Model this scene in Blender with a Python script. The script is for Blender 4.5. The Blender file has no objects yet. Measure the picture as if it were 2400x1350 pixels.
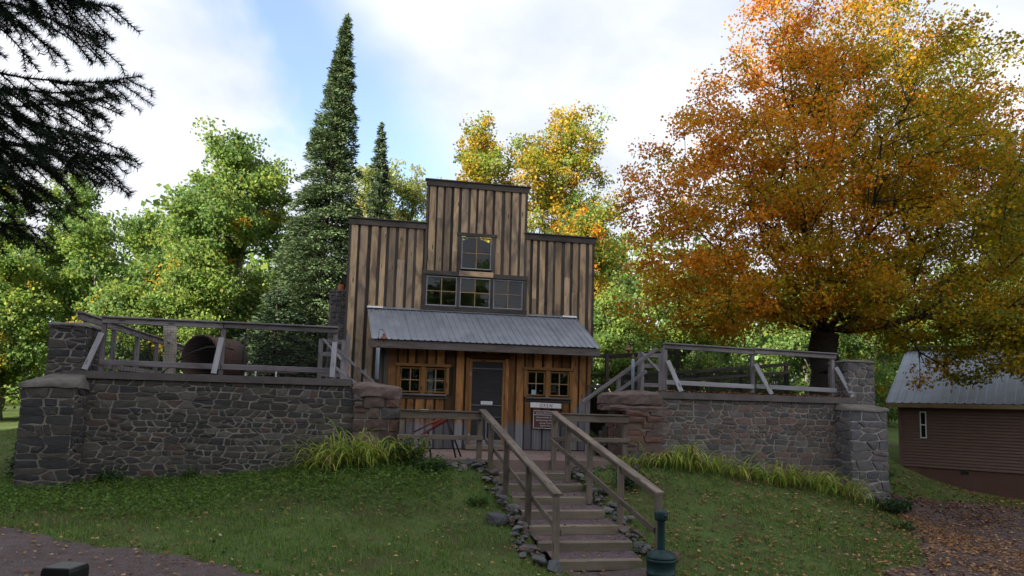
import bpy, math, random
import numpy as np
from mathutils import Matrix, Vector

random.seed(7)
RNG = np.random.default_rng(7)
SC = bpy.context.scene
COL = SC.collection
R = math.radians

# ------------------------------------------------------------------ camera
CAM_H = 2.3
cp, cr, cyw = R(5.8), R(1.5), R(10.17)
fw = Vector((math.sin(cyw) * math.cos(cp), math.cos(cyw) * math.cos(cp), math.sin(cp)))
rt0 = Vector((math.cos(cyw), -math.sin(cyw), 0))
up0 = rt0.cross(fw)
rt = rt0 * math.cos(cr) + up0 * math.sin(cr)
upv = up0 * math.cos(cr) - rt0 * math.sin(cr)
cam = bpy.data.cameras.new('camera')
cam.sensor_width = 36
cam.lens = 24
cam.shift_y = 115 / 2400
cam.clip_start = 0.05
cam.clip_end = 1000
camo = bpy.data.objects.new('camera', cam)
COL.objects.link(camo)
camo.matrix_world = Matrix(((rt.x, upv.x, -fw.x, 0), (rt.y, upv.y, -fw.y, 0), (rt.z, upv.z, -fw.z, CAM_H), (0, 0, 0, 1)))
SC.camera = camo

# ------------------------------------------------------------------ sky and sun
SUN_EL = R(24)
SUN_AZ = (-0.80, -0.60)          # horizontal direction towards the sun
sv = Vector((SUN_AZ[0] * math.cos(SUN_EL), SUN_AZ[1] * math.cos(SUN_EL), math.sin(SUN_EL)))
world = bpy.data.worlds.new('World')
SC.world = world
world.use_nodes = True
nt = world.node_tree
nt.nodes.clear()


def N(t, k, **kw):
    n = t.nodes.new(k)
    for a, b in kw.items():
        setattr(n, a, b)
    return n


def inp(n, name, v):
    s = n.inputs[name]
    s.default_value = v
    return n


def mathn(t, op, a, b=None, clamp=False):
    n = N(t, 'ShaderNodeMath', operation=op, use_clamp=clamp)
    for i, v in enumerate((a, b)):
        if v is None:
            continue
        if isinstance(v, (int, float)):
            n.inputs[i].default_value = v
        else:
            t.links.new(v, n.inputs[i])
    return n.outputs[0]


def ramp(t, fac, stops, interp='LINEAR'):
    n = N(t, 'ShaderNodeValToRGB')
    n.color_ramp.interpolation = interp
    e = n.color_ramp.elements
    while len(e) < len(stops):
        e.new(0.5)
    for i, (p, c) in enumerate(stops):
        e[i].position = p
        e[i].color = (c[0], c[1], c[2], 1) if not isinstance(c, (int, float)) else (c, c, c, 1)
    t.links.new(fac, n.inputs[0])
    return n.outputs[0]


sky = N(nt, 'ShaderNodeTexSky', sky_type='NISHITA', sun_disc=False)
sky.sun_elevation = SUN_EL
sky.sun_rotation = math.atan2(SUN_AZ[0], SUN_AZ[1])
sky.air_density = 1.0
sky.dust_density = 0.6
bg1 = N(nt, 'ShaderNodeBackground')
bg1.inputs[1].default_value = 0.15
nt.links.new(sky.outputs[0], bg1.inputs[0])
tc = N(nt, 'ShaderNodeTexCoord')
# flatten the dome to a cloud deck
sep = N(nt, 'ShaderNodeSeparateXYZ')
nt.links.new(tc.outputs['Generated'], sep.inputs[0])
den = mathn(nt, 'ADD', mathn(nt, 'MAXIMUM', sep.outputs[2], 0.0), 0.35)
cx_ = mathn(nt, 'DIVIDE', sep.outputs[0], den)
cy_ = mathn(nt, 'DIVIDE', sep.outputs[1], den)
comb = N(nt, 'ShaderNodeCombineXYZ')
nt.links.new(cx_, comb.inputs[0])
nt.links.new(cy_, comb.inputs[1])
noi = N(nt, 'ShaderNodeTexNoise')
inp(noi, 'Scale', 2.6); inp(noi, 'Detail', 5.0); inp(noi, 'Roughness', 0.5); inp(noi, 'Distortion', 0.35)
nt.links.new(comb.outputs[0], noi.inputs['Vector'])
# one long rift of blue between two banks of cloud
geo_n = Vector((-0.7708, 0.2059, -0.6029))
dotn = N(nt, 'ShaderNodeVectorMath', operation='DOT_PRODUCT')
nt.links.new(tc.outputs['Generated'], dotn.inputs[0])
dotn.inputs[1].default_value = geo_n
rift = mathn(nt, 'ABSOLUTE', mathn(nt, 'ADD', dotn.outputs['Value'], mathn(nt, 'MULTIPLY', mathn(nt, 'SUBTRACT', noi.outputs[0], 0.5), 0.30)))
rf = mathn(nt, 'MULTIPLY', rift, 6.0)
fac = mathn(nt, 'ADD', rf, mathn(nt, 'MULTIPLY', mathn(nt, 'SUBTRACT', noi.outputs[0], 0.5), 1.2))
cfac = ramp(nt, fac, [(0.10, 0.12), (0.85, 1.0)], 'EASE')
noi2 = N(nt, 'ShaderNodeTexNoise')
inp(noi2, 'Scale', 1.9); inp(noi2, 'Detail', 6.0); inp(noi2, 'Roughness', 0.55)
nt.links.new(comb.outputs[0], noi2.inputs['Vector'])
ccol = ramp(nt, noi2.outputs[0], [(0.34, (0.60, 0.66, 0.80)), (0.60, (0.93, 0.945, 1.0))])
bg2 = N(nt, 'ShaderNodeBackground')
bg2.inputs[1].default_value = 0.52
nt.links.new(ccol, bg2.inputs[0])
mixw = N(nt, 'ShaderNodeMixShader')
nt.links.new(cfac, mixw.inputs[0])
nt.links.new(bg1.outputs[0], mixw.inputs[1])
nt.links.new(bg2.outputs[0], mixw.inputs[2])
wo = N(nt, 'ShaderNodeOutputWorld')
nt.links.new(mixw.outputs[0], wo.inputs[0])

sl = bpy.data.lights.new('sun', 'SUN')
sl.energy = 5.0
sl.angle = R(0.5)
sl.color = (1.0, 0.93, 0.82)
so = bpy.data.objects.new('sun', sl)
COL.objects.link(so)
so.rotation_euler = sv.to_track_quat('Z', 'Y').to_euler()
SC.view_settings.view_transform = 'Standard'
SC.view_settings.look = 'None'
SC.view_settings.exposure = 1.28
SC.view_settings.gamma = 1.0
SC.render.engine = 'CYCLES'
SC.cycles.max_bounces = 6
SC.cycles.diffuse_bounces = 4
SC.cycles.glossy_bounces = 3
SC.cycles.transmission_bounces = 4
SC.cycles.transparent_max_bounces = 12
SC.cycles.caustics_reflective = False
SC.cycles.caustics_refractive = False

# ------------------------------------------------------------------ materials
def new_mat(name):
    m = bpy.data.materials.new(name)
    m.use_nodes = True
    t = m.node_tree
    t.nodes.clear()
    out = N(t, 'ShaderNodeOutputMaterial')
    return m, t, out


def mixc(t, f, a, b, blend='MIX'):
    n = N(t, 'ShaderNodeMix', data_type='RGBA', blend_type=blend)
    for s, v in ((n.inputs[0], f), (n.inputs[6], a), (n.inputs[7], b)):
        if isinstance(v, (int, float)):
            s.default_value = v
        elif isinstance(v, tuple):
            s.default_value = (v[0], v[1], v[2], 1)
        else:
            t.links.new(v, s)
    return n.outputs[2]


def noise(t, vec, scale, detail=4.0, rough=0.55, dist=0.0):
    n = N(t, 'ShaderNodeTexNoise')
    inp(n, 'Scale', scale); inp(n, 'Detail', detail); inp(n, 'Roughness', rough); inp(n, 'Distortion', dist)
    if vec is not None:
        t.links.new(vec, n.inputs['Vector'])
    return n.outputs[0]


def objvec(t, scale=(1, 1, 1), rnd=True):
    c = N(t, 'ShaderNodeTexCoord')
    oi = N(t, 'ShaderNodeObjectInfo')
    a = N(t, 'ShaderNodeVectorMath', operation='ADD')
    t.links.new(c.outputs['Object'], a.inputs[0])
    if rnd:
        sc = N(t, 'ShaderNodeVectorMath', operation='SCALE')
        sc.inputs[0].default_value = (13.7, 41.3, 27.1)
        t.links.new(oi.outputs['Random'], sc.inputs['Scale'])
        t.links.new(sc.outputs[0], a.inputs[1])
    m = N(t, 'ShaderNodeVectorMath', operation='MULTIPLY')
    t.links.new(a.outputs[0], m.inputs[0])
    m.inputs[1].default_value = scale
    return m.outputs[0], oi.outputs['Random'], c.outputs['Object']


def principled(t, out, col, rough=0.8, bumpv=None, bstr=0.3, bdist=0.01, metallic=0.0, spec=0.3):
    b = N(t, 'ShaderNodeBsdfPrincipled')
    if isinstance(col, tuple):
        b.inputs['Base Color'].default_value = (col[0], col[1], col[2], 1)
    else:
        t.links.new(col, b.inputs['Base Color'])
    if isinstance(rough, (int, float)):
        b.inputs['Roughness'].default_value = rough
    else:
        t.links.new(rough, b.inputs['Roughness'])
    b.inputs['Metallic'].default_value = metallic
    b.inputs['Specular IOR Level'].default_value = spec
    if bumpv is not None:
        bp = N(t, 'ShaderNodeBump')
        bp.inputs['Strength'].default_value = bstr
        bp.inputs['Distance'].default_value = bdist
        t.links.new(bumpv, bp.inputs['Height'])
        t.links.new(bp.outputs[0], b.inputs['Normal'])
    t.links.new(b.outputs[0], out.inputs[0])
    return b


def wood(name, ca, cb, cdark, dark=0.5, vary=0.45, edge=0.0, half=0.09, wear=None, grey=None):
    """grain runs along the local X axis of every piece"""
    m, t, out = new_mat(name)
    v, rnd, raw = objvec(t, (0.55, 16, 16))
    g = noise(t, v, 2.4, 6, 0.62, 0.6)
    v2, _, _ = objvec(t, (0.9, 3.0, 3.0))
    p = noise(t, v2, 1.3, 4, 0.6, 0.8)
    col = mixc(t, ramp(t, g, [(0.32, 0.0), (0.66, 1.0)]), ca, cb)
    df = ramp(t, p, [(0.42, 0.0), (0.66, 1.0)])
    df = mathn(t, 'MULTIPLY', df, dark, True)
    fine = ramp(t, g, [(0.28, 1.0), (0.42, 0.0)])
    df = mathn(t, 'MAXIMUM', df, mathn(t, 'MULTIPLY', fine, dark))
    if edge > 0:
        s = N(t, 'ShaderNodeSeparateXYZ')
        t.links.new(raw, s.inputs[0])
        e = mathn(t, 'DIVIDE', mathn(t, 'ABSOLUTE', s.outputs[1]), half)
        e = mathn(t, 'ADD', e, mathn(t, 'MULTIPLY', mathn(t, 'SUBTRACT', p, 0.5), 1.3))
        ef = ramp(t, e, [(0.62, 0.0), (1.02, edge)])
        df = mathn(t, 'MAXIMUM', df, ef)
    vk = N(t, 'ShaderNodeTexVoronoi')
    inp(vk, 'Scale', 1.0)
    v3, _, _ = objvec(t, (2.0, 7.5, 7.5))
    t.links.new(v3, vk.inputs['Vector'])
    df = mathn(t, 'MAXIMUM', df, ramp(t, vk.outputs['Distance'], [(0.10, 0.85), (0.19, 0.0)]))
    col = mixc(t, df, col, cdark)
    if grey is not None:
        r2 = mathn(t, 'FRACT', mathn(t, 'MULTIPLY', rnd, 17.31))
        gf = mathn(t, 'MULTIPLY', ramp(t, mathn(t, 'ADD', r2, mathn(t, 'MULTIPLY', mathn(t, 'SUBTRACT', p, 0.5), 0.9)), [(0.25, 0.0), (0.95, 1.0)]), grey[1])
        col = mixc(t, gf, col, grey[0])
    if wear is not None:
        gp = N(t, 'ShaderNodeNewGeometry')
        s2 = N(t, 'ShaderNodeSeparateXYZ')
        t.links.new(gp.outputs['Position'], s2.inputs[0])
        zz = mathn(t, 'ADD', s2.outputs[2], mathn(t, 'MULTIPLY', mathn(t, 'SUBTRACT', p, 0.5), 0.35))
        zz = mathn(t, 'SUBTRACT', zz, mathn(t, 'MULTIPLY', mathn(t, 'MAXIMUM', mathn(t, 'SUBTRACT', s2.outputs[0], 4.45), 0.0), 1.5))
        wf = ramp(t, mathn(t, 'SUBTRACT', zz, wear[0] - 0.1), [(0.0, 1.0), (0.2, 0.0)])
        gcol = mixc(t, ramp(t, g, [(0.3, 0.0), (0.7, 1.0)]), wear[1], wear[2])
        col = mixc(t, wf, col, gcol)
    # pieces differ in tone
    val = mathn(t, 'ADD', mathn(t, 'MULTIPLY', rnd, vary), 1.0 - vary * 0.6)
    hs = N(t, 'ShaderNodeHueSaturation')
    hs.inputs['Saturation'].default_value = 1.0
    t.links.new(val, hs.inputs['Value'])
    t.links.new(col, hs.inputs['Color'])
    principled(t, out, hs.outputs[0], 0.82, g, 0.5, 0.006, spec=0.2)
    return m


def stone(name, cols, bump=0.5, spots=(0.3, 0.29, 0.27), sp_amt=0.35):
    m, t, out = new_mat(name)
    v, rnd, raw = objvec(t)
    base = ramp(t, rnd, [(i / len(cols), c) for i, c in enumerate(cols)], 'CONSTANT')
    n1 = noise(t, v, 9, 6, 0.65)
    n2 = noise(t, v, 38, 4, 0.6)
    v1 = mathn(t, 'ADD', mathn(t, 'MULTIPLY', n1, 1.3), 0.32)
    hs = N(t, 'ShaderNodeHueSaturation')
    t.links.new(v1, hs.inputs['Value'])
    t.links.new(base, hs.inputs['Color'])
    sp = ramp(t, n2, [(0.60, 0.0), (0.74, sp_amt)])
    col = mixc(t, sp, hs.outputs[0], spots)
    h = mathn(t, 'ADD', n1, mathn(t, 'MULTIPLY', n2, 0.35))
    principled(t, out, col, 0.78, h, bump, 0.02, spec=0.35)
    return m


def plain(name, c1, c2, scale=6.0, rough=0.8, bump=0.2, metallic=0.0, spec=0.3, detail=5, bscale=None, world_space=False):
    m, t, out = new_mat(name)
    if world_space:
        gp = N(t, 'ShaderNodeNewGeometry')
        v = gp.outputs['Position']
    else:
        v, _, _ = objvec(t)
    n1 = noise(t, v, scale, detail, 0.6)
    col = mixc(t, ramp(t, n1, [(0.33, 0.0), (0.67, 1.0)]), c1, c2)
    h = n1 if bscale is None else noise(t, v, bscale, 3, 0.6)
    principled(t, out, col, rough, h, bump, 0.01, metallic, spec)
    return m


def leafmat(name, trans=0.4, rough=0.6, gloss=0.015):
    m, t, out = new_mat(name)
    a = N(t, 'ShaderNodeAttribute', attribute_name='Col')
    d = N(t, 'ShaderNodeBsdfDiffuse')
    tr = N(t, 'ShaderNodeBsdfTranslucent')
    t.links.new(a.outputs['Color'], d.inputs[0])
    t.links.new(a.outputs['Color'], tr.inputs[0])
    mx = N(t, 'ShaderNodeMixShader')
    mx.inputs[0].default_value = trans
    t.links.new(d.outputs[0], mx.inputs[1])
    t.links.new(tr.outputs[0], mx.inputs[2])
    gl = N(t, 'ShaderNodeBsdfGlossy')
    gl.inputs['Roughness'].default_value = rough
    m2 = N(t, 'ShaderNodeMixShader')
    m2.inputs[0].default_value = gloss
    t.links.new(mx.outputs[0], m2.inputs[1])
    t.links.new(gl.outputs[0], m2.inputs[2])
    t.links.new(m2.outputs[0], out.inputs[0])
    return m


M = {}
M['board'] = wood('weathered_tan_board', (0.76, 0.54, 0.33), (0.54, 0.36, 0.205), (0.075, 0.063, 0.058), 0.72, 0.55, 1.0, 0.105, grey=((0.22, 0.185, 0.155), 0.55))
M['board_dark'] = wood('blackened_board', (0.13, 0.107, 0.09), (0.078, 0.066, 0.06), (0.034, 0.032, 0.033), 0.6, 0.7)
M['trim'] = wood('dark_trim_board', (0.15, 0.125, 0.105), (0.09, 0.078, 0.07), (0.04, 0.037, 0.037), 0.6, 0.4)
M['board_low'] = wood('amber_board', (0.44, 0.215, 0.075), (0.27, 0.12, 0.042), (0.055, 0.033, 0.02), 0.65, 0.75, 0.75, 0.11,
                      wear=(1.88, (0.25, 0.24, 0.25), (0.14, 0.135, 0.145)))
M['low_dark'] = wood('dark_amber_board', (0.10, 0.05, 0.022), (0.055, 0.03, 0.016), (0.02, 0.014, 0.01), 0.6, 0.6,
                     wear=(1.88, (0.12, 0.118, 0.125), (0.07, 0.07, 0.078)))
M['window_wood'] = wood('amber_window_wood', (0.36, 0.19, 0.07), (0.24, 0.115, 0.04), (0.08, 0.04, 0.02), 0.4, 0.3)
M['muntin'] = wood('pale_muntin_wood', (0.50, 0.34, 0.17), (0.40, 0.25, 0.12), (0.2, 0.12, 0.06), 0.3, 0.2)
M['grey_wood'] = wood('grey_rail_wood', (0.33, 0.30, 0.31), (0.21, 0.19, 0.195), (0.075, 0.066, 0.066), 0.6, 0.5)
M['pale_wood'] = wood('pale_prop_wood', (0.44, 0.43, 0.455), (0.33, 0.32, 0.34), (0.13, 0.12, 0.12), 0.35, 0.3)
M['rail'] = wood('brown_handrail_wood', (0.25, 0.205, 0.165), (0.16, 0.126, 0.098), (0.06, 0.048, 0.04), 0.6, 0.5)
M['riser'] = wood('treated_riser_timber', (0.27, 0.225, 0.165), (0.18, 0.15, 0.11), (0.08, 0.065, 0.048), 0.5, 0.4)
M['silver_wood'] = wood('silvered_log_wood', (0.46, 0.41, 0.35), (0.33, 0.29, 0.25), (0.15, 0.12, 0.10), 0.5, 0.2)
M['fascia'] = wood('grey_fascia_wood', (0.22, 0.185, 0.165), (0.13, 0.11, 0.10), (0.055, 0.05, 0.048), 0.55, 0.3)
M['cabin_trim'] = wood('buff_fascia_wood', (0.46, 0.34, 0.22), (0.36, 0.26, 0.16), (0.2, 0.13, 0.08), 0.3, 0.2)
M['core'] = plain('dark_sheathing', (0.02, 0.016, 0.013), (0.035, 0.027, 0.02), 5)
M['interior'] = plain('dark_interior', (0.012, 0.010, 0.009), (0.02, 0.016, 0.013), 3)
M['mortar_grey'] = plain('grey_mortar', (0.37, 0.335, 0.29), (0.23, 0.205, 0.175), 11, 0.9, 0.5)
M['mortar_pale'] = plain('pale_mortar', (0.46, 0.44, 0.41), (0.26, 0.24, 0.22), 9, 0.9, 0.5)
M['stone_l'] = stone('charcoal_fieldstone', [(0.067, 0.063, 0.059), (0.094, 0.084, 0.074), (0.049, 0.048, 0.048), (0.111, 0.094, 0.078), (0.060, 0.054, 0.050), (0.103, 0.072, 0.063), (0.080, 0.078, 0.069), (0.054, 0.049, 0.055), (0.133, 0.116, 0.103), (0.076, 0.066, 0.057)])
M['stone_r'] = stone('brown_grey_fieldstone', [(0.112, 0.094, 0.087), (0.148, 0.115, 0.105), (0.085, 0.078, 0.078), (0.134, 0.099, 0.087), (0.103, 0.094, 0.087), (0.165, 0.130, 0.112), (0.120, 0.090, 0.090), (0.094, 0.085, 0.090), (0.151, 0.134, 0.125), (0.178, 0.115, 0.099)])
M['stone_p'] = stone('dark_basalt_block', [(0.048, 0.048, 0.051), (0.064, 0.061, 0.060), (0.040, 0.040, 0.045), (0.076, 0.068, 0.061), (0.058, 0.056, 0.059), (0.088, 0.077, 0.070)], 0.6)
M['stone_pr'] = stone('grey_basalt_block', [(0.109, 0.104, 0.106), (0.132, 0.123, 0.120), (0.094, 0.094, 0.102), (0.148, 0.130, 0.123), (0.118, 0.115, 0.122), (0.138, 0.118, 0.118)], 0.6)
M['stone_red'] = stone('red_sandstone', [(0.140, 0.074, 0.058), (0.123, 0.087, 0.076), (0.168, 0.087, 0.065), (0.106, 0.067, 0.058), (0.095, 0.085, 0.083), (0.146, 0.099, 0.081)], 0.8)
M['slab_red'] = stone('red_sandstone_slab', [(0.151, 0.106, 0.093), (0.134, 0.093, 0.081)], 0.9)
M['rock'] = stone('rubble_rock', [(0.108, 0.104, 0.100), (0.158, 0.150, 0.142), (0.083, 0.083, 0.088), (0.142, 0.100, 0.088), (0.183, 0.174, 0.166), (0.096, 0.100, 0.108), (0.125, 0.113, 0.096), (0.104, 0.108, 0.100), (0.166, 0.125, 0.108)], 0.8, (0.45, 0.44, 0.43), 0.4)
M['rock_dark'] = stone('dark_bank_rock', [(0.07, 0.068, 0.062), (0.09, 0.085, 0.075), (0.055, 0.055, 0.052)], 0.8)  # darker tones than the loose rubble, for the bank beside the house
M['coping'] = plain('coping_concrete', (0.150, 0.128, 0.125), (0.095, 0.082, 0.082), 3.5, 0.9, 0.35, bscale=30)
M['concrete'] = plain('grey_concrete', (0.19, 0.172, 0.15), (0.11, 0.10, 0.088), 5, 0.9, 0.4, bscale=30)
M['deck'] = plain('reddish_concrete_landing', (0.25, 0.18, 0.155), (0.19, 0.14, 0.12), 3, 0.9, 0.25, bscale=25)
M['roof_tin'] = plain('galvanized_roof_sheet', (0.34, 0.36, 0.40), (0.24, 0.26, 0.30), 2.2, 0.48, 0.05, 0.55, 0.5)
M['roof_cabin'] = plain('cabin_roof_sheet', (0.24, 0.28, 0.34), (0.19, 0.22, 0.27), 2.2, 0.5, 0.05, 0.5, 0.5)
M['white'] = plain('white_paint', (0.80, 0.81, 0.83), (0.72, 0.73, 0.76), 12, 0.6, 0.1)
M['sash'] = plain('grey_white_sash', (0.40, 0.42, 0.45), (0.28, 0.29, 0.31), 14, 0.6, 0.2)
M['redtext'] = plain('red_lettering', (0.30, 0.02, 0.05), (0.24, 0.015, 0.04), 12, 0.6, 0.0)
M['greytext'] = plain('grey_lettering', (0.12, 0.12, 0.16), (0.1, 0.1, 0.14), 12, 0.6, 0.0)
M['signbrown'] = plain('brown_sign_paint', (0.115, 0.05, 0.045), (0.095, 0.042, 0.038), 12, 0.5, 0.05)
M['blue_paper'] = plain('pale_blue_paper', (0.35, 0.5, 0.6), (0.28, 0.42, 0.52), 12, 0.7, 0.0)
M['rust'] = plain('rusty_boiler_iron', (0.095, 0.05, 0.038), (0.055, 0.034, 0.028), 5, 0.85, 0.4)
M['copper'] = plain('copper_lamp_shade', (0.22, 0.10, 0.07), (0.14, 0.065, 0.05), 14, 0.55, 0.2, 0.4)
M['blue_pole'] = plain('pale_blue_pole_paint', (0.36, 0.44, 0.52), (0.29, 0.36, 0.44), 7, 0.55, 0.1)
M['iron'] = plain('black_iron', (0.02, 0.019, 0.02), (0.035, 0.03, 0.03), 12, 0.6, 0.3, 0.3)
M['red_iron'] = plain('faded_red_iron', (0.26, 0.055, 0.04), (0.16, 0.04, 0.032), 8, 0.7, 0.3)
M['green_plastic'] = plain('dark_green_plastic', (0.007, 0.036, 0.036), (0.005, 0.026, 0.028), 4, 0.5, 0.05, 0, 0.35)
M['black_plastic'] = plain('black_plastic', (0.006, 0.007, 0.007), (0.012, 0.013, 0.013), 4, 0.35, 0.05, 0, 0.5)
M['wire'] = plain('dark_netting_wire', (0.028, 0.03, 0.03), (0.04, 0.042, 0.04), 9, 0.7, 0.0)
M['terracotta'] = plain('terracotta', (0.34, 0.10, 0.05), (0.27, 0.08, 0.045), 7, 0.8, 0.2)
M['siding'] = plain('brown_siding', (0.19, 0.118, 0.095), (0.165, 0.10, 0.08), 3, 0.6, 0.1)
M['foundation'] = plain('painted_block_foundation', (0.15, 0.078, 0.058), (0.125, 0.065, 0.05), 2.5, 0.85, 0.3, bscale=40)
M['bark'] = plain('dark_bark', (0.055, 0.043, 0.035), (0.03, 0.024, 0.021), 9, 0.95, 0.7)
M['bark_pale'] = plain('pale_grey_bark', (0.20, 0.18, 0.16), (0.11, 0.098, 0.088), 7, 0.9, 0.5)
M['dirt'] = plain('dark_terrace_soil', (0.075, 0.055, 0.04), (0.045, 0.04, 0.022), 1.5, 0.95, 0.5, bscale=12, world_space=True)
M['leaf'] = leafmat('broad_leaf', 0.52)
M['needle'] = leafmat('needle_spray', 0.12, 0.5, 0.012)
M['fallen'] = leafmat('fallen_leaf', 0.1)
M['grassblade'] = leafmat('grass_blade', 0.3)


def glass_mat():
    m, t, out = new_mat('window_glass')
    tr = N(t, 'ShaderNodeBsdfTransparent')
    tr.inputs[0].default_value = (0.82, 0.86, 0.85, 1)
    gl = N(t, 'ShaderNodeBsdfGlossy')
    gl.inputs['Roughness'].default_value = 0.03
    v, _, _ = objvec(t)
    bp = N(t, 'ShaderNodeBump')
    bp.inputs['Strength'].default_value = 0.12
    bp.inputs['Distance'].default_value = 0.02
    t.links.new(noise(t, v, 3.5, 2), bp.inputs['Height'])
    t.links.new(bp.outputs[0], gl.inputs['Normal'])
    fr = N(t, 'ShaderNodeFresnel')
    fr.inputs[0].default_value = 1.55
    mx = N(t, 'ShaderNodeMixShader')
    t.links.new(mathn(t, 'MULTIPLY', fr.outputs[0], 1.15, True), mx.inputs[0])
    t.links.new(tr.outputs[0], mx.inputs[1])
    t.links.new(gl.outputs[0], mx.inputs[2])
    t.links.new(mx.outputs[0], out.inputs[0])
    return m


def screen_mat():
    m, t, out = new_mat('insect_screen')
    tr = N(t, 'ShaderNodeBsdfTransparent')
    d = N(t, 'ShaderNodeBsdfDiffuse')
    d.inputs[0].default_value = (0.075, 0.074, 0.078, 1)
    mx = N(t, 'ShaderNodeMixShader')
    mx.inputs[0].default_value = 0.6
    t.links.new(tr.outputs[0], mx.inputs[1])
    t.links.new(d.outputs[0], mx.inputs[2])
    t.links.new(mx.outputs[0], out.inputs[0])
    return m


M['glass'] = glass_mat()
M['screen'] = screen_mat()


def ground_mat():
    m, t, out = new_mat('lawn_soil')
    gp = N(t, 'ShaderNodeNewGeometry')
    p = gp.outputs['Position']
    n1 = noise(t, p, 0.55, 5, 0.6)
    n2 = noise(t, p, 5.0, 6, 0.65)
    n3 = noise(t, p, 45.0, 3, 0.6)
    g = mixc(t, ramp(t, n2, [(0.3, 0.0), (0.7, 1.0)]), (0.055, 0.09, 0.026), (0.11, 0.15, 0.045))
    b = mixc(t, n3, (0.085, 0.065, 0.035), (0.045, 0.035, 0.02))
    f = ramp(t, mathn(t, 'ADD', n1, mathn(t, 'MULTIPLY', mathn(t, 'SUBTRACT', n2, 0.5), 0.7)), [(0.50, 0.0), (0.68, 0.75)])
    principled(t, out, mixc(t, f, g, b), 0.95, n3, 0.6, 0.03, spec=0.1)
    return m


def gravel_mat(name, c1, c2, c3, scale=55):
    m, t, out = new_mat(name)
    gp = N(t, 'ShaderNodeNewGeometry')
    p = gp.outputs['Position']
    vo = N(t, 'ShaderNodeTexVoronoi')
    inp(vo, 'Scale', scale)
    t.links.new(p, vo.inputs['Vector'])
    s = N(t, 'ShaderNodeSeparateColor')
    t.links.new(vo.outputs['Color'], s.inputs[0])
    n1 = noise(t, p, 0.8, 5, 0.6)
    n2 = noise(t, p, 7, 5, 0.65)
    col = mixc(t, s.outputs[0], c1, c2)
    col = mixc(t, ramp(t, n1, [(0.4, 0.0), (0.7, 0.7)]), col, c3)
    hs = N(t, 'ShaderNodeHueSaturation')
    t.links.new(mathn(t, 'ADD', mathn(t, 'MULTIPLY', n2, 0.9), 0.55), hs.inputs['Value'])
    t.links.new(col, hs.inputs['Color'])
    h = mathn(t, 'SUBTRACT', mathn(t, 'MULTIPLY', n2, 0.6), vo.outputs['Distance'])
    principled(t, out, hs.outputs[0], 0.9, h, 0.7, 0.02, spec=0.2)
    return m


M['ground'] = ground_mat()
M['gravel'] = gravel_mat('purple_grey_gravel', (0.085, 0.063, 0.060), (0.15, 0.112, 0.105), (0.075, 0.054, 0.05))
M['tread'] = gravel_mat('mauve_step_gravel', (0.075, 0.055, 0.06), (0.19, 0.145, 0.15), (0.10, 0.075, 0.08), 48)

# ------------------------------------------------------------------ object helpers
W = {}


def reg(o, parent, origin):
    COL.objects.link(o)
    origin = Vector(origin)
    if parent is not None:
        o.parent = parent
        o.location = origin - W[parent.name]
    else:
        o.location = origin
    W[o.name] = origin
    return o


def tag(o, label, cat, group=None, kind=None):
    if label:
        o['label'] = label
    if cat:
        o['category'] = cat
    if group:
        o['group'] = group
    if kind:
        o['kind'] = kind
    return o


def thing(name, label, cat, loc, group=None):
    o = bpy.data.objects.new(name, None)
    o.empty_display_size = 0.2
    reg(o, None, loc)
    return tag(o, label, cat, group, 'thing')


def mk(name, V, F, mat, parent=None, smooth=False, origin=None, rot=None):
    V = np.asarray(V, float)
    if origin is None:
        origin = (V.min(0) + V.max(0)) / 2
    L = V - np.asarray(origin, float)
    if rot is not None:
        L = L @ rot
    me = bpy.data.meshes.new(name)
    me.from_pydata(L.tolist(), [], F)
    me.materials.append(mat)
    if smooth:
        me.shade_smooth()
    o = bpy.data.objects.new(name, me)
    if rot is not None:
        o.rotation_euler = Matrix(rot.tolist()).to_euler()
    return reg(o, parent, origin)


SECT = None


def beam(name, p0, p1, w, h, mat, parent=None, upv=(0, 0, 1), ch=0.008, warp=0.0):
    """a chamfered stick from p0 to p1; local X runs along it"""
    p0 = np.array(p0, float); p1 = np.array(p1, float)
    ax = p1 - p0
    L = np.linalg.norm(ax)
    ax /= L
    u = np.array(upv, float)
    if abs(ax @ u) > 0.99:
        u = np.array([0, -1.0, 0])
    sd = np.cross(u, ax); sd /= np.linalg.norm(sd)
    u = np.cross(ax, sd)
    c = min(ch, w * 0.3, h * 0.3)
    a, b = w / 2, h / 2
    ring = [(-a + c, -b), (a - c, -b), (a, -b + c), (a, b - c), (a - c, b), (-a + c, b), (-a, b - c), (-a, -b + c)]
    V = []
    for k, t in enumerate((-L / 2, L / 2)):
        j = (random.uniform(-warp, warp), random.uniform(-warp, warp)) if warp else (0, 0)
        V += [(t, y + j[0], z + j[1]) for y, z in ring]
    F = [[i, (i + 1) % 8, 8 + (i + 1) % 8, 8 + i] for i in range(8)]
    F += [list(range(7, -1, -1)), list(range(8, 16))]
    rot = np.column_stack([ax, sd, u])
    me = bpy.data.meshes.new(name)
    me.from_pydata(V, [], F)
    me.materials.append(mat)
    o = bpy.data.objects.new(name, me)
    o.rotation_euler = Matrix(rot.tolist()).to_euler()
    return reg(o, parent, (p0 + p1) / 2)


def bbox(name, x0, x1, y0, y1, z0, z1, mat, parent=None):
    V = [(x, y, z) for z in (z0, z1) for y in (y0, y1) for x in (x0, x1)]
    F = [[0, 2, 3, 1], [4, 5, 7, 6], [0, 1, 5, 4], [2, 6, 7, 3], [0, 4, 6, 2], [1, 3, 7, 5]]
    return mk(name, V, F, mat, parent)


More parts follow.
